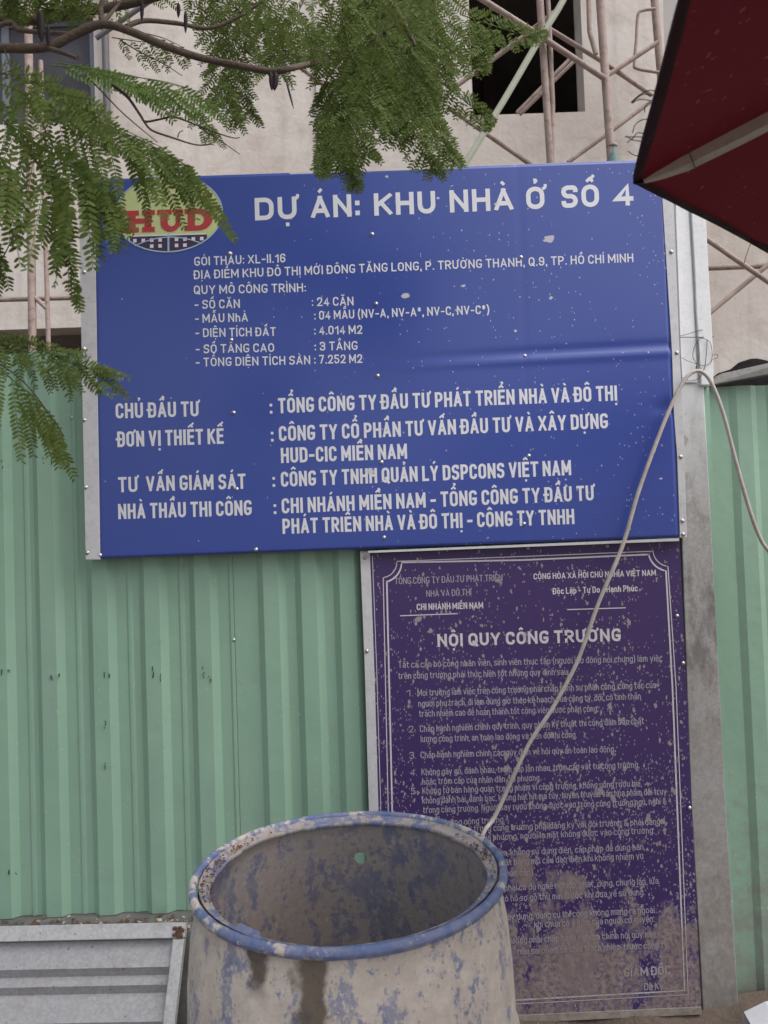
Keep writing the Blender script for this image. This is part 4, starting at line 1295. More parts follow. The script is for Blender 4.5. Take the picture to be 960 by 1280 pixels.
# body: outer and inner wall in one closed shell
op = [(DR - 0.016, -0.010), (DR - 0.014, -0.030), (DR - 0.009, -0.050), (DR - 0.002, -0.085), (DR + 0.004, -0.16), (DR + 0.006, -0.26), (DR + 0.012, -0.275), (DR + 0.012, -0.295),
      (DR + 0.004, -0.31), (DR + 0.003, -0.55), (DR + 0.010, -0.565), (DR + 0.010, -0.585), (DR + 0.002, -0.60), (DR - 0.006, -dc.z + 0.06), (DR - 0.03, -dc.z + 0.012), (0.001, -dc.z + 0.006)]
ip = [(0.001, -dc.z + 0.014), (DR - 0.04, -dc.z + 0.02), (DR - 0.014, -dc.z + 0.07), (DR - 0.006, -0.60), (DR - 0.004, -0.30), (DR - 0.012, -0.085), (DR - 0.020, -0.045), (DR - 0.024, -0.012)]
b = MB()
b.lathe(op, dc, 128, True, lambda i, r, z, a: (r + (wob(a, z * 9) if r > .1 else 0), z))
body_o = b.build('body', DRUM, drum)
b = MB()
b.lathe(ip, dc, 128, True, lambda i, r, z, a: (r + (wob(a, z * 9) if r > .1 else 0), z))
in_o = b.build('inner_wall', DRUM_IN, drum)
# the drilled hole through the far wall: cut faces round its edge out of both skins
hp = at(451, 1072, dc.y + DR - 0.008)
def drill(o, c_, r):
    bm = bmesh.new(); bm.from_mesh(o.data)
    lc = c_ - origin_of(drum)
    for rnd_ in range(4):
        near = [f for f in bm.faces if f.calc_center_median().y > 0.15 and abs(f.calc_center_median().x - lc.x) < 0.035 and
                min(v_.co.z for v_ in f.verts) < lc.z + r * 1.6 and max(v_.co.z for v_ in f.verts) > lc.z - r * 1.6]
        eds = list({e for f in near for e in f.edges if e.calc_length() > 0.004})
        if eds: bmesh.ops.subdivide_edges(bm, edges=eds, cuts=1, use_grid_fill=True)
    bmesh.ops.triangulate(bm, faces=[f for f in bm.faces if len(f.verts) > 4])
    ring = [f for f in bm.faces if f.calc_center_median().y > 0.15 and math.hypot(f.calc_center_median().x - lc.x, f.calc_center_median().z - lc.z) < r]
    vin = {v_ for f in ring for v_ in f.verts}
    print('drill', len(ring))
    bmesh.ops.delete(bm, geom=ring, context='FACES')
    for v_ in vin:
        if v_.is_valid and v_.is_boundary:
            dx, dz = v_.co.x - lc.x, v_.co.z - lc.z
            L = math.hypot(dx, dz)
            if 1e-6 < L < 2 * r:
                v_.co.x = lc.x + dx / L * r; v_.co.z = lc.z + dz / L * r
    bm.to_mesh(o.data); bm.free()
drill(body_o, hp, 0.0145); drill(in_o, hp, 0.0145)
# rim bead
b = MB()
prof = []
for k in range(17):
    a = 2 * math.pi * k / 16
    prof.append((DR - 0.007 + 0.0075 * math.cos(a), -0.002 + 0.0095 * math.sin(a)))
b.lathe(prof, dc, 160, True, lambda i, r, z, a: (r + wob(a, 0) + 0.0006 * mnoise.noise(Vector((math.cos(a) * 20, math.sin(a) * 20, i * .3))), z + 0.0010 * mnoise.noise(Vector((math.cos(a) * 6, math.sin(a) * 6, 3)))))
b.build('rim', RIM, drum)
# what is left of the lid: an uneven flange inside the rim with a turned-down lip
def flange_w(a):
    deg = math.degrees(a) % 360
    w_ = 0.021 + 0.004 * mnoise.noise(Vector((math.cos(a) * 3, math.sin(a) * 3, 1)))
    front = max(0, math.cos(math.radians(deg - 275)))
    w_ *= 1 - 0.55 * front ** 0.6
    if 116 < deg < 152: w_ *= 0.72
    if 228 < deg < 240: w_ *= 1.5
    return w_
def fj(i, r, z, a):
    w_ = flange_w(a)
    ro = DR - 0.018
    deg = math.degrees(a) % 360
    lift = 0.006 if 228 < deg < 240 else 0
    tab = [(ro, 0.002), (ro - w_ * 0.25, -0.003), (ro - w_ * 0.85, -0.004 + lift), (ro - w_, -0.002 + lift), (ro - w_ - 0.002, -0.006 + lift), (ro - w_ - 0.001, -0.012 + lift), (ro - w_ + 0.002, -0.013 + lift), (ro - w_ + 0.003, -0.010), (ro, -0.008)]
    r_, z_ = tab[i]
    return r_ + wob(a, 0), z_ + 0.002 * mnoise.noise(Vector((math.cos(a) * 5, math.sin(a) * 5, i * .1)))
b = MB()
b.lathe([(0, 0)] * 9, dc, 220, True, fj)
b.build('cut_flange', FLANGE, drum)
b = MB()
rnd = random.Random(21)
for k in range(170):
    a = math.radians(rnd.choice([rnd.gauss(190, 14), rnd.gauss(165, 16), rnd.gauss(12, 10)]))
    rr = DR - 0.020 - rnd.uniform(0, 0.020)
    c_ = Vector((dc.x + rr * math.cos(a), dc.y + rr * math.sin(a), dc.z - 0.001 + rnd.uniform(0, .003)))
    s_ = rnd.uniform(.0008, .0032); t_ = rnd.uniform(0, 6.3)
    u = Vector((math.cos(t_), math.sin(t_), rnd.uniform(-.3, .6))) * s_; v_ = Vector((-math.sin(t_), math.cos(t_), rnd.uniform(-.3, .6))) * s_ * .5
    q = [c_ - u - v_, c_ + u - v_, c_ + u + v_, c_ - u + v_]
    b.hexa(q, [z + Vector((0, 0, .0012)) for z in q])
b.build('dirt_crumb', LITTER, drum)

# ------------------------------------------------------------------ cable and tie wire on the post
CY = 2.40
pth = [(575, 1110, 2.3), (604, 1042, 2.36), (620, 1018), (659, 934), (689, 888), (714, 843), (728, 811), (745, 762), (756, 735), (779, 680), (798, 615), (825, 541), (845, 494), (858, 472), (869, 464), (879, 466), (890, 480), (905, 520), (922, 585), (938, 640), (950, 672), (962, 690), (1010, 745)]
P = curve_pts([at(q[0], q[1], q[2] if len(q) > 2 else CY - 0.004) for q in pth], 110)
tail = curve_pts([Vector((P[0].x - .12, P[0].y - .15, 0.02)), Vector((P[0].x - .08, P[0].y - .04, 0.25)), P[0]], 12)[:-1]
P = tail + P
b = MB(); b.tube(P, [0.0062 + 0.0006 * mnoise.noise(p * 9) for p in P], 10)
tag(b.build('cable', CABLE, base=P[len(tail) + 62]), 'pale grey cable hung over a wire on the post and trailing across both boards', 'cable')
b = MB()
def wire(pts, r=0.0009, Y=PY - 0.022):
    b.tube(curve_pts([at(q[0], q[1], Y - (q[2] if len(q) > 2 else 0)) for q in pts], 26), r, 6)
wire([(850, 420), (862, 417), (874, 413), (890, 411, -.03)])
wire([(850, 421.5), (874, 421.5), (892, 421, -.03)], 0.0012)
wire([(874, 423), (868, 434), (866, 446), (871, 456), (869, 466)])
wire([(874, 422), (886, 426), (890, 438), (889, 452), (880, 457), (862, 452), (852, 447)])
wire([(884, 425), (883, 442), (880, 462), (872, 474), (860, 476), (853, 472)], 0.0011)
wire([(890, 444), (896, 443), (897, 447), (891, 449)])
wire([(872, 425), (874, 445), (870, 460), (874, 466)])
tag(b.build('tie_wire', WIRE, base=at(872, 440, PY)), 'tangled thin dark wire looped round the upper post above the cable', 'wire')

# white sack at the lower right corner
b = MB()
sc_ = at(985, 1305, 2.30)
A_, B_, C_ = at(930, 1270, 2.30), at(957, 1257, 2.30), at(1060, 1240, 2.34)
vs, fs = [], []
n1, n2 = 16, 10
for i in range(n1 + 1):
    u = i / n1 * 2
    top = A_.lerp(B_, u) if u < 1 else B_.lerp(C_, u - 1)
    for j in range(n2 + 1):
        v_ = j / n2
        p = Vector((top.x + v_ * 0.02, top.y - 0.24 * v_, max(0.012, top.z * (1 - v_) + .012)))
        p += Vector((mnoise.noise(p * 11), mnoise.noise(p * 11 + Vector((5, 0, 0))), mnoise.noise(p * 14 + Vector((9, 0, 0))) * .6)) * 0.02 * min(1, v_ * 3)
        p.z = max(p.z, .006)
        vs.append(p)
for i in range(n1):
    for j in range(n2):
        q_ = i * (n2 + 1) + j
        fs.append((q_, q_ + 1, q_ + n2 + 2, q_ + n2 + 1))
k_ = len(vs)
vs += [Vector((p.x, p.y + .02, 0.003)) for p in vs[::n2 + 1]]
for i in range(n1): fs.append((i * (n2 + 1), (i + 1) * (n2 + 1), k_ + i + 1, k_ + i))
b.add(vs, fs, False)
tag(b.build('white_sack', SACK, base=(sc_.x, sc_.y, 0)), 'white sack corner lying on the ground at the foot of the right fence', 'sack')

# ------------------------------------------------------------------ umbrella
c0 = at(792, 222, 1.20)
pr = at_z(960, 312, c0.z); plf = at_z(846, 0, c0.z)
e1, e2 = (pr - c0).normalized(), (plf - c0).normalized()
bis = (e1 + e2).normalized()
UR = 1.25
ctr = c0 + bis * UR
RISE = UR * math.tan(math.radians(15.5))
umb = thing('patio_umbrella', (ctr.x, ctr.y, 0), 'dark red patio umbrella with a cream rib reaching in at the upper right', 'umbrella')
a00 = math.atan2(-bis.y, -bis.x)
corner = [Vector((ctr.x + UR * math.cos(a00 + k * math.pi / 4), ctr.y + UR * math.sin(a00 + k * math.pi / 4), c0.z)) for k in range(8)]
side_len = (corner[1] - corner[0]).length
for k_, other in ((1, None), (7, None)):
    dk = (corner[k_] - corner[0]).normalized()
    e_ = e1 if e1.dot(dk) > e2.dot(dk) else e2
    corner[k_] = corner[0] + e_ * side_len
apex = Vector((ctr.x, ctr.y, c0.z + RISE))
b = MB()
G = 12
for k in range(8):
    A, B_ = corner[k], corner[(k + 1) % 8]
    vs, fs = [], []
    for i in range(G + 1):
        u = i / G
        for j in range(G + 1):
            w_ = j / G
            p = apex.lerp(A.lerp(B_, w_), u)
            mid = (p - apex)
            s_ = 4 * w_ * (1 - w_)
            p = p - Vector((mid.x, mid.y, 0)).normalized() * 0.002 * s_ * u ** 3 if mid.length > 1e-6 else p
            p.z -= 0.022 * s_ * u * (1.2 - u) * 4 * 0.4
            p.z += 0.004 * mnoise.noise(p * 7)
            vs.append(p)
    for i in range(G):
        for j in range(G):
            q = i * (G + 1) + j
            fs.append((q, q + 1, q + G + 2, q + G + 1))
    b.add(vs, fs, True)
o = b.build('canopy', CANOPY, umb)
# hem: a folded band round the rim
b = MB()
for k in range(8):
    A, B_ = corner[k], corner[(k + 1) % 8]
    P, Q = [], []
    for j in range(17):
        w_ = j / 16
        p = A.lerp(B_, w_)
        s_ = 4 * w_ * (1 - w_)
        rad = Vector((p.x - ctr.x, p.y - ctr.y, 0)).normalized()
        p = p - rad * 0.002 * s_
        p.z += 0.004 * mnoise.noise(p * 7)
        P.append(p + rad * 0.001)
        Q.append(p - rad * (0.012 + 0.003 * mnoise.noise(p * 20)) + Vector((0, 0, 0.006 - 0.011 + 0.004 * mnoise.noise(p * 26))))
    vs = []
    for p, q in zip(P, Q): vs += [p + Vector((0, 0, .004)), p - Vector((0, 0, .008)), q]
    for j in range(16):
        f = [(3 * j, 3 * j + 1, 3 * j + 4, 3 * j + 3), (3 * j + 1, 3 * j + 2, 3 * j + 5, 3 * j + 4)]
        b.add(vs, f, True) if j == 0 else b.add(vs[3 * j:3 * j + 6], [(0, 1, 4, 3), (1, 2, 5, 4)], True)
b.build('hem', HEM, umb)
for k in range(8):
    A = corner[k]
    d = (A - apex).normalized()
    s_ = d.cross(Vector((0, 0, 1))).normalized()
    n_ = s_.cross(d).normalized()
    if n_.z > 0: n_ = -n_
    b = MB()
    L = (A - apex).length
    vs = []
    st = [(0.0, .012, .020), (L - 0.16, .0125, .018), (L - 0.075, .0125, .016), (L - 0.035, .008, .010), (L - 0.012, .003, .005)]
    for t_, hw, hh_ in st:
        p = apex + d * t_ + n_ * 0.012
        vs += [p + s_ * hw, p - s_ * hw, p - s_ * hw * .9 + n_ * hh_, p + s_ * hw * .9 + n_ * hh_]
    fs = [(0, 1, 2, 3), (19, 18, 17, 16)]
    for i in range(len(st) - 1):
        for q in range(4):
            fs.append((4 * i + q, 4 * i + (q + 1) % 4, 4 * i + 4 + (q + 1) % 4, 4 * i + 4 + q))
    b.add(vs, fs)
    b.build('rib', RIBM, umb, 0.0015)
    # cloth pocket over the rib's end
    b = MB()
    vs = []
    for t_, hw, hn in ((L - 0.070, .016, .030), (L - 0.03, .024, .022), (L - 0.004, .020, .014), (L + .004, .006, .008)):
        for q in range(9):
            a = math.pi * q / 8 * 0.5
            f = 1 + .12 * mnoise.noise(Vector((t_ * 60, q, k)))
            p = apex + d * t_ + s_ * (hw * math.cos(a)) * f + n_ * (hn * math.sin(a)) * f * .7 + n_ * .003
            vs.append(p)
    fs = [(9 * i + q, 9 * i + q + 1, 9 * i + 10 + q, 9 * i + 9 + q) for i in range(3) for q in range(8)]
    b.add(vs, fs, True)
    b.build('corner_pocket', HEM, umb)
b = MB(); b.lathe([(.001, 0.02), (.05, 0.02), (.05, -.05), (.001, -.05)], (apex.x, apex.y, apex.z - .03), 20); b.build('hub', RIBM, umb)
b = MB(); b.tube([(apex.x, apex.y, 0.05), (apex.x, apex.y, apex.z + .06)], 0.021, 14); b.build('pole', RIBM, umb)
b = MB(); b.lathe([(.001, 0.08), (.06, 0.08), (.24, 0.05), (.25, 0.0), (.001, 0.0)], (apex.x, apex.y, 0.0), 28); b.build('base', CONC, umb)
# frayed wire ends on the rim
b = MB()
def fray(pts):
    pts = [(pts[0][0] + 13, pts[0][1] + 2)] + list(pts)
    Pz = [at_z(x, y, c0.z - 0.004) for x, y in pts]
    b.tube(curve_pts(Pz, 12), 0.0007, 5)
for pts in ([(815, 119), (803, 118), (790, 128)], [(814, 126), (800, 124), (790, 129)], [(812, 128), (806, 134), (806, 140)], [(805, 149), (794, 156), (791, 166)],
            [(800, 171), (790, 171), (781, 171)], [(797, 166), (792, 172), (784, 178)], [(798, 176), (791, 175), (783, 170)], [(793, 194), (788, 191), (785, 189)],
            [(811, 113), (799, 119), (789, 128)], [(940, 303), (934, 316), (930, 329)]):
    fray(pts)
b.build('frayed_wire', WIRE, umb)
b = MB()
d = (corner[0] - apex).normalized(); s_ = d.cross(Vector((0, 0, 1))).normalized(); n_ = s_.cross(d).normalized()
if n_.z > 0: n_ = -n_
L = (corner[0] - apex).length
b.tube(curve_pts([apex + d * (L - .085) + s_ * x + n_ * h for x, h in ((-.018, .012), (-.0128, .028), (0, .0305), (.0128, .029), (.02, .012))], 14), 0.0008, 5)
b.build('binding_wire', WIRE, umb)

# ------------------------------------------------------------------ the feathery tree
tree = thing('feathery_tree', (-1.75, 1.7, 0), 'tree with feathery compound leaves and dark pods hanging in from the upper left', 'tree')
b = MB()
tp = curve_pts([(-1.75, 1.7, -0.05), (-1.72, 1.68, 0.8), (-1.6, 1.66, 1.7), (-1.45, 1.6, 2.5), (-1.15, 1.55, 3.3), (-0.9, 1.5, 3.9)], 30)
b.tube(tp, [0.085 - 0.055 * i / 30 for i in range(31)], 14)
b.build('trunk', BARK, tree)
def branch(pts, r0, r1, name='branch', mat=BARK, n=24, root=None):
    """root: world point off frame where the branch leaves the limb"""
    C_ = ([Vector(r) for r in root] if root else []) + [at(*p) for p in pts]
    P = curve_pts(C_, n)
    b = MB()
    b.tube(P, [(r0 + (r1 - r0) * i / n) * (1 + .12 * mnoise.noise(P[i] * 25)) for i in range(n + 1)], 9)
    b.build(name, mat, tree)
D1 = 1.50
branch([(-40, 62, D1), (0, 60, D1), (58, 59, D1), (95, 42, D1), (128, 30, D1), (165, 40, D1), (205, 57, D1), (250, 72, D1), (300, 82, D1), (338, 89, D1), (365, 85, D1), (400, 76, D1 + .12), (430, 66, D1 + .26), (460, 40, D1 + .3)], 0.0105, 0.0048, root=[(-1.58, 1.66, 1.8), (-1.2, 1.6, 2.3)], n=50)
branch([(0, 31, D1 + .1), (25, 38, D1 + .1), (78, 42, D1 + .05), (100, 44, D1)], 0.006, 0.004, root=[(-1.45, 1.6, 2.5), (-1.0, 1.58, 2.6)])
branch([(128, 30, D1), (126, 12, D1), (130, -10, D1), (140, -80, D1)], 0.006, 0.003)
branch([(128, 30, D1), (140, 15, D1 + .03), (152, 0, D1 + .05), (170, -30, D1 + .05)], 0.004, 0.002)
branch([(158, 33, D1), (180, 26, D1 + .03), (220, 29, D1 + .05), (262, 35, D1 + .08), (300, 20, D1 + .1), (330, 0, D1 + .1)], 0.005, 0.003)
branch([(60, 60, D1), (82, 67, D1 - .03), (97, 73, D1 - .05)], 0.005, 0.004)
branch([(-60, 20, 1.7), (420, -60, 1.7), (470, -30, 1.65), (500, 20, 1.6), (520, 60, 1.6)], 0.012, 0.004, root=[(-1.15, 1.55, 3.3)])
branch([(480, 40, 1.55), (500, 28, 1.55), (512, 20, 1.55)], 0.006, 0.003)
branch([(478, 42, 1.55), (468, 48, 1.52), (458, 53, 1.5)], 0.003, 0.0015, 'twig', TWIG)
def twig(pts, r=0.0018, d=1.42): branch([(x, y, d) for x, y in pts], r, r * .5, 'twig', TWIG)
twig([(105, 92), (125, 112), (150, 138), (175, 160), (197, 178)], 0.0016)
twig([(140, 105), (160, 122), (176, 145), (182, 152), (200, 149), (218, 145)], 0.003)
twig([(180, 152), (190, 163), (215, 172), (245, 181), (266, 180)], 0.0022)
twig([(215, 145), (235, 152), (262, 163), (290, 172), (300, 172)], 0.0016)
twig([(250, 160), (270, 172), (300, 193)], 0.0014)
twig([(222, 172), (224, 166), (229, 163)], 0.0012)
twig([(150, 50), (175, 65), (205, 80), (228, 95)], 0.0014, 1.48)
twig([(5, 60), (12, 80), (22, 100)], 0.0014)
twig([(8, 152), (20, 170), (40, 195), (55, 215)], 0.004, 1.3)
twig([(45, 135), (58, 165), (75, 200)], 0.0020, 1.32)
twig([(-30, 340), (0, 325), (15, 300), (28, 285)], 0.0014, 1.3)
twig([(-60, 420), (-20, 415), (20, 420), (60, 440), (100, 458), (125, 462)], 0.0016, 1.3)
twig([(-60, 440), (-10, 450), (30, 478), (60, 515), (80, 545)], 0.0016, 1.25)
def pod(px, py, px2, py2, w_, d):
    a, c_ = at(px, py, d), at(px2, py2, d + .01)
    b = MB()
    n = 12
    ax = (c_ - a)
    sd_ = ax.cross(Vector((0, 1, 0))).normalized()
    vs = []
    for i in range(n + 1):
        t_ = i / n
        hw = w_ * math.sin(math.pi * min(1, t_ * .93 + .05)) ** .6 * (0.25 if t_ < .12 else 1)
        p = a + ax * t_
        vs += [p + sd_ * hw, p + Vector((0, -.0018, 0)), p - sd_ * hw, p + Vector((0, .0018, 0))]
    fs = [(4 * i + k, 4 * i + (k + 1) % 4, 4 * i + 4 + (k + 1) % 4, 4 * i + 4 + k) for i in range(n) for k in range(4)]
    b.add(vs, fs, True)
    b.build('seed_pod', POD, tree)
for q in ((338, 88, 340, 113, .0045), (345, 89, 343, 113, .0065), (356, 94, 367, 136, .0022), (178, 0, 177, 26, .004), (223, 2, 223, 22, .004), (232, 12, 232, 41, .004), (50, 10, 52, 52, .008), (60, 30, 60, 56, .005)):
    pod(*q, 1.48)

rl = random.Random(5)
NFR = [0]
def leaflet(b, p, d, s_, n_, L, W_):
    q = [p, p + d * L * .3 + s_ * W_, p + d * L * .72 + s_ * W_ * .9, p + d * L, p + d * L * .72 - s_ * W_ * .9, p + d * L * .3 - s_ * W_]
    fold = n_ * W_ * .25
    q[0] += fold * 0; q[3] += fold * .5
    b.add(q, [(0, 1, 2, 3), (0, 3, 4, 5)])
def pinna(b, p0, p1, lf, sag=0.0, jitter=.25):
    ax = p1 - p0
    L = ax.length
    n = max(5, int(L / (lf * 0.52)))
    d = ax.normalized()
    view = Vector((rl.gauss(0, jitter), -1, rl.gauss(.15, jitter))).normalized()
    n_ = (view - d * view.dot(d)).normalized()
    s_ = d.cross(n_).normalized()
    pts = []
    for i in range(n + 1):
        t_ = i / n
        pts.append(p0 + ax * t_ - Vector((0, 0, sag * L * (t_ * t_ - t_) * -1)))
    b.tube(pts[::max(1, n // 4)] + [pts[-1]], 0.0006, 4, False, False)
    for i in range(1, n + 1):
        t_ = i / n
        l_ = lf * (0.65 + .5 * math.sin(math.pi * min(1, t_ * .85 + .1))) * rl.uniform(.88, 1.1)
        for sg in (-1, 1):
            if rl.random() < .10: continue
            dd_ = (s_ * sg * .92 + d * (.38 + .2 * t_) + n_ * rl.gauss(0, .16) - Vector((0, 0, .08))).normalized()
            ss = dd_.cross(n_ + Vector((rl.gauss(0, .15), 0, rl.gauss(0, .15)))).normalized()
            leaflet(b, pts[i], dd_, ss, n_, l_, l_ * .175)
def frond(R_, depth, n, A0=None, A1=None, B0=None, B1=None, lf=10, mat=LEAF, ddep=0.0, tilt=0.10, keep=1.0):
    """twice-feathered leaf: rachis through pixels R_, pinnae from A0..A1 (and B0..B1) in pixels; lf leaflet length px"""
    P = curve_pts([at(x, y, depth + ddep * i / max(1, len(R_) - 1)) for i, (x, y) in enumerate(R_)], 24)
    b = MB()
    b.tube(P, [0.0013 - .0007 * i / 24 for i in range(25)], 5, True, False)
    k_ = depth / F0
    for side in ((A0, A1), (B0, B1)):
        if not side[0]: continue
        for i in range(n):
            t_ = (i + .5) / n * .93 + .07
            if rl.random() > keep: continue
            p = P[min(24, int(t_ * 24))]
            vx = side[0][0] + (side[1][0] - side[0][0]) * t_
            vy = side[0][1] + (side[1][1] - side[0][1]) * t_
            sc = (.78 + .4 * math.sin(math.pi * t_)) * rl.uniform(.88, 1.12)
            L = math.hypot(vx, vy) * k_ * sc
            v_ = ROT @ Vector((vx * k_ * sc, -vy * k_ * sc, 0))
            v_ += Vector((rl.gauss(0, .08) * L, rl.gauss(0, tilt) * L + rl.choice((-.25, .25)) * L * .6, rl.gauss(0, .06) * L))
            pinna(b, p, p + v_, lf * k_, rl.uniform(.02, .12))
    # end pair
    b.build('leaf_frond', mat, tree)
    NFR[0] += 1
# left, near
frond([(0, 105), (70, 130), (130, 155), (190, 182), (236, 208)], 1.34, 15, (-8, 100), (42, 78), (40, 30), (60, 80), 9.5)
frond([(222, 200), (230, 205), (238, 208)], 1.34, 2, (50, 74), (62, 96), None, None, 9)
frond([(118, 215), (128, 232), (140, 250)], 1.33, 4, (-4, 62), (14, 62), (26, 30), (24, 48), 9)
frond([(20, 95), (80, 125), (150, 160), (215, 190)], 1.42, 8, (5, 85), (25, 85), (45, 10), (50, 40), 9.5, keep=.8)
frond([(-10, 140), (40, 175), (80, 200), (112, 222)], 1.25, 7, (-22, 120), (2, 135), None, None, 14)
frond([(40, 160), (80, 185), (110, 215)], 1.30, 5, (15, 100), (28, 120), (30, 30), (40, 60), 12)
frond([(-50, 160), (-10, 190), (30, 215)], 1.22, 7, (-15, 100), (5, 110), (-45, 60), (-20, 90), 14)
frond([(-60, 95), (-20, 110), (20, 150), (45, 190)], 1.28, 5, (-35, 60), (-25, 90), (40, 35), (45, 80), 12)
frond([(60, 200), (72, 250), (85, 300)], 1.30, 5, (-25, 45), (-10, 60), (25, 45), (12, 60), 11)
frond([(75, 290), (88, 330), (98, 360)], 1.30, 4, (-12, 30), (-2, 38), (14, 30), (4, 40), 9)
frond([(-40, 250), (-10, 290), (5, 330)], 1.30, 4, (-12, 50), (-2, 58), (18, 40), (8, 50), 9)
frond([(110, 215), (125, 240), (140, 260)], 1.33, 4, (-10, 50), (15, 55), (30, 35), (25, 50), 10)
frond([(-30, 90), (20, 95), (70, 115), (110, 140)], 1.20, 10, (10, 40), (40, 45), (30, -10), (50, 20), 11)
# bright leaf over the wall
frond([(62, 82), (110, 86), (160, 95), (210, 103), (258, 118)], 1.40, 9, (62, 18), (40, 48), None, None, 8.5, LEAF_B)
frond([(70, 78), (130, 88), (180, 98), (235, 110)], 1.43, 7, (70, 24), (52, 50), None, None, 8.5, LEAF_B)
frond([(150, 100), (180, 115), (215, 145)], 1.42, 3, (30, 25), (25, 20), None, None, 7, LEAF)
frond([(240, 130), (255, 150), (268, 165)], 1.45, 4, (-8, 22), (4, 26), (16, 14), (14, 22), 6)
frond([(140, 47), (175, 52), (205, 55)], 1.7, 5, (18, 26), (22, 36), None, None, 6)
frond([(175, 40), (205, 48), (230, 60)], 1.7, 4, (10, 20), (12, 30), None, None, 6)
# dark foliage in the top left corner
for q in range(6):
    x = 5 + 20 * q + rl.uniform(-6, 6)
    frond([(x - 30, -60), (x - 8, -25), (x, 5)], 1.6, 7, (-28, 22), (-10, 32), (26, 22), (10, 34), 8)
# upper middle, left mass
for R_, A, B_ in (([(220, -22), (270, 0), (330, 28), (392, 62)], ((-2, 45), (12, 35)), ((32, -22), (30, 8))),
                  ([(280, -35), (330, 5), (375, 35), (410, 62)], ((-8, 48), (8, 34)), ((30, -10), (26, 10))),
                  ([(350, -40), (315, 20), (285, 60), (262, 92)], ((-34, 8), (-12, 26)), ((10, 45), (22, 40))),
                  ([(310, 50), (296, 80), (300, 112), (318, 140)], ((-30, 12), (-4, 26)), ((22, 22), (14, 28))),
                  ([(400, -40), (370, 20), (345, 60), (332, 90)], ((-42, 18), (-14, 26)), ((26, 36), (20, 30))),
                  ([(250, -30), (258, 20), (266, 60)], ((-22, 16), (-8, 20)), ((26, 22), (16, 24))),
                  ([(290, -30), (286, 30), (275, 90), (278, 130)], ((-28, 26), (-14, 30)), ((28, 30), (24, 34))),
                  ([(275, 100), (284, 125), (297, 150)], ((-18, 14), (-2, 22)), ((18, 8), (12, 20))),
                  ([(300, 40), (330, 55), (370, 60), (395, 58)], ((2, 32), (10, 26)), ((10, -20), (20, -8))),
                  ([(330, -40), (345, 0), (375, 30), (400, 75)], ((-26, 30), (-6, 26)), ((28, 4), (16, 20))),
                  ([(260, -20), (300, 15), (340, 45), (365, 80)], ((-22, 36), (-10, 24)), ((26, 0), (20, 14)))):
    frond(R_, 1.66 + rl.uniform(-.12, .12), 10, *A, *B_, 6.6)
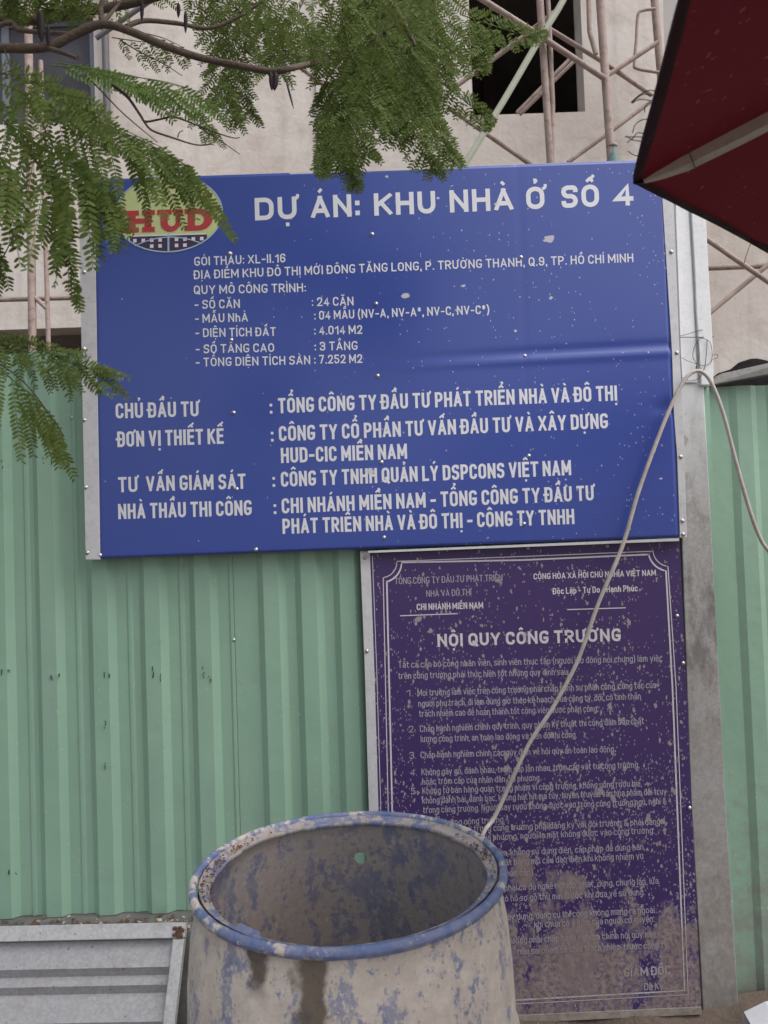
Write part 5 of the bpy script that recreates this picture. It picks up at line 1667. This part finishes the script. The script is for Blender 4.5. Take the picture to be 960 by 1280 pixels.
# upper middle, right mass
for R_, A, B_ in (([(450, -40), (436, 40), (428, 110), (426, 165)], ((-34, 34), (-16, 42)), ((34, 36), (20, 44))),
                  ([(480, -40), (472, 40), (462, 100), (470, 145)], ((-36, 36), (-18, 42)), ((34, 38), (20, 44))),
                  ([(420, -30), (412, 40), (408, 95), (418, 150)], ((-24, 28), (-12, 42)), ((32, 40), (24, 44))),
                  ([(530, -40), (520, 40), (530, 100), (548, 150)], ((-40, 36), (-20, 46)), ((34, 34), (16, 40))),
                  ([(500, -30), (508, 50), (520, 110), (530, 150)], ((-40, 30), (-30, 42)), ((32, 34), (22, 44))),
                  ([(560, -40), (560, 10), (568, 50), (580, 78)], ((-36, 26), (-16, 30)), ((26, 18), (8, 26))),
                  ([(540, -30), (545, 30), (550, 70), (560, 100)], ((-36, 30), (-16, 36)), ((30, 26), (14, 32))),
                  ([(545, 98), (570, 118), (596, 138), (612, 152)], ((-8, 24), (2, 16)), ((16, -4), (10, 6))),
                  ([(575, 18), (610, 30), (650, 42), (675, 45)], ((8, 30), (6, 10)), ((14, -10), (12, -4))),
                  ([(590, 20), (605, 50), (604, 80)], ((-24, 18), (-6, 22)), ((14, 16), (4, 20))),
                  ([(440, 60), (470, 110), (500, 150)], ((-26, 34), (-10, 40)), ((28, 10), (20, 30))),
                  ([(405, 105), (412, 150), (418, 190)], ((-16, 28), (-10, 34)), ((24, 26), (22, 36))),
                  ([(430, 130), (446, 165), (462, 188)], ((-22, 26), (-8, 30)), ((22, 6), (18, 22))),
                  ([(500, 120), (512, 155), (530, 185), (545, 205)], ((-22, 20), (-4, 24)), ((20, 10), (14, 26))),
                  ([(535, 140), (552, 170), (566, 195)], ((-22, 18), (-2, 28)), ((20, 10), (16, 26))),
                  ([(490, 60), (495, 110), (490, 160)], ((-30, 30), (-14, 36)), ((28, 32), (16, 38))),
                  ([(430, 0), (470, 30), (510, 60), (540, 105)], ((-22, 44), (-16, 36)), ((26, 4), (22, 20))),
                  ([(465, -40), (452, 10), (446, 60), (452, 110)], ((-34, 34), (-22, 40)), ((32, 34), (22, 40))),
                  ([(510, -40), (498, 0), (488, 50), (486, 100)], ((-34, 34), (-22, 40)), ((32, 34), (22, 40))),
                  ([(480, -50), (515, -10), (535, 30), (548, 70)], ((-30, 40), (-26, 34)), ((28, 12), (20, 30))),
                  ([(415, -40), (425, 10), (440, 70), (452, 130)], ((-26, 38), (-20, 40)), ((32, 20), (24, 34))),
                  ([(412, 140), (406, 180), (402, 210)], ((-16, 18), (-6, 24)), ((16, 18), (10, 24))),
                  ([(425, 160), (436, 195), (444, 225)], ((-14, 22), (-4, 22)), ((14, 18), (8, 20)))):
    frond(R_, 1.60 + rl.uniform(-.13, .13), 12, *A, *B_, 7.2)
# lower left
frond([(-70, 432), (-20, 425), (30, 428), (70, 442), (105, 458), (124, 462)], 1.30, 15, (-8, 30), (46, 38), (16, -10), (44, 14), 8)
frond([(-60, 425), (0, 428), (50, 438), (95, 458)], 1.36, 10, (-2, 34), (14, 48), None, None, 8)
frond([(-60, 455), (-10, 456), (20, 478), (50, 505), (74, 532)], 1.25, 8, (-12, 88), (18, 62), None, None, 9.5)
frond([(10, 470), (45, 498), (68, 525)], 1.28, 5, (22, 60), (24, 76), None, None, 9.5)
frond([(-80, 470), (-30, 480), (0, 500)], 1.25, 5, (-10, 80), (4, 90), None, None, 9.5)
# crown above and left of the frame: unseen fronds added to shade the sign
b = MB()
for q in range(420):
    c_ = Vector((rl.uniform(-2.8, 0.1), rl.uniform(0.3, 2.5), rl.uniform(3.0, 4.4)))
    if c_.z - 1.6 < 0.80 * c_.y: continue
    if c_.x > -1.2 and c_.z < 3.0: continue
    a = rl.uniform(0, 6.28)
    e_ = c_ + Vector((math.cos(a) * .28, math.sin(a) * .28, -.12))
    for i in range(8):
        p = c_.lerp(e_, (i + 1) / 8)
        for sg in (-1, 1):
            v_ = Vector((-math.sin(a) * sg * .1, math.cos(a) * sg * .1, -.05)) + Vector((rl.gauss(0, .02), rl.gauss(0, .02), rl.gauss(0, .02)))
            pinna(b, p, p + v_, 0.016, .05, 2.0)
b.build('shade_crown', LEAF, tree)
print('fronds', NFR[0])
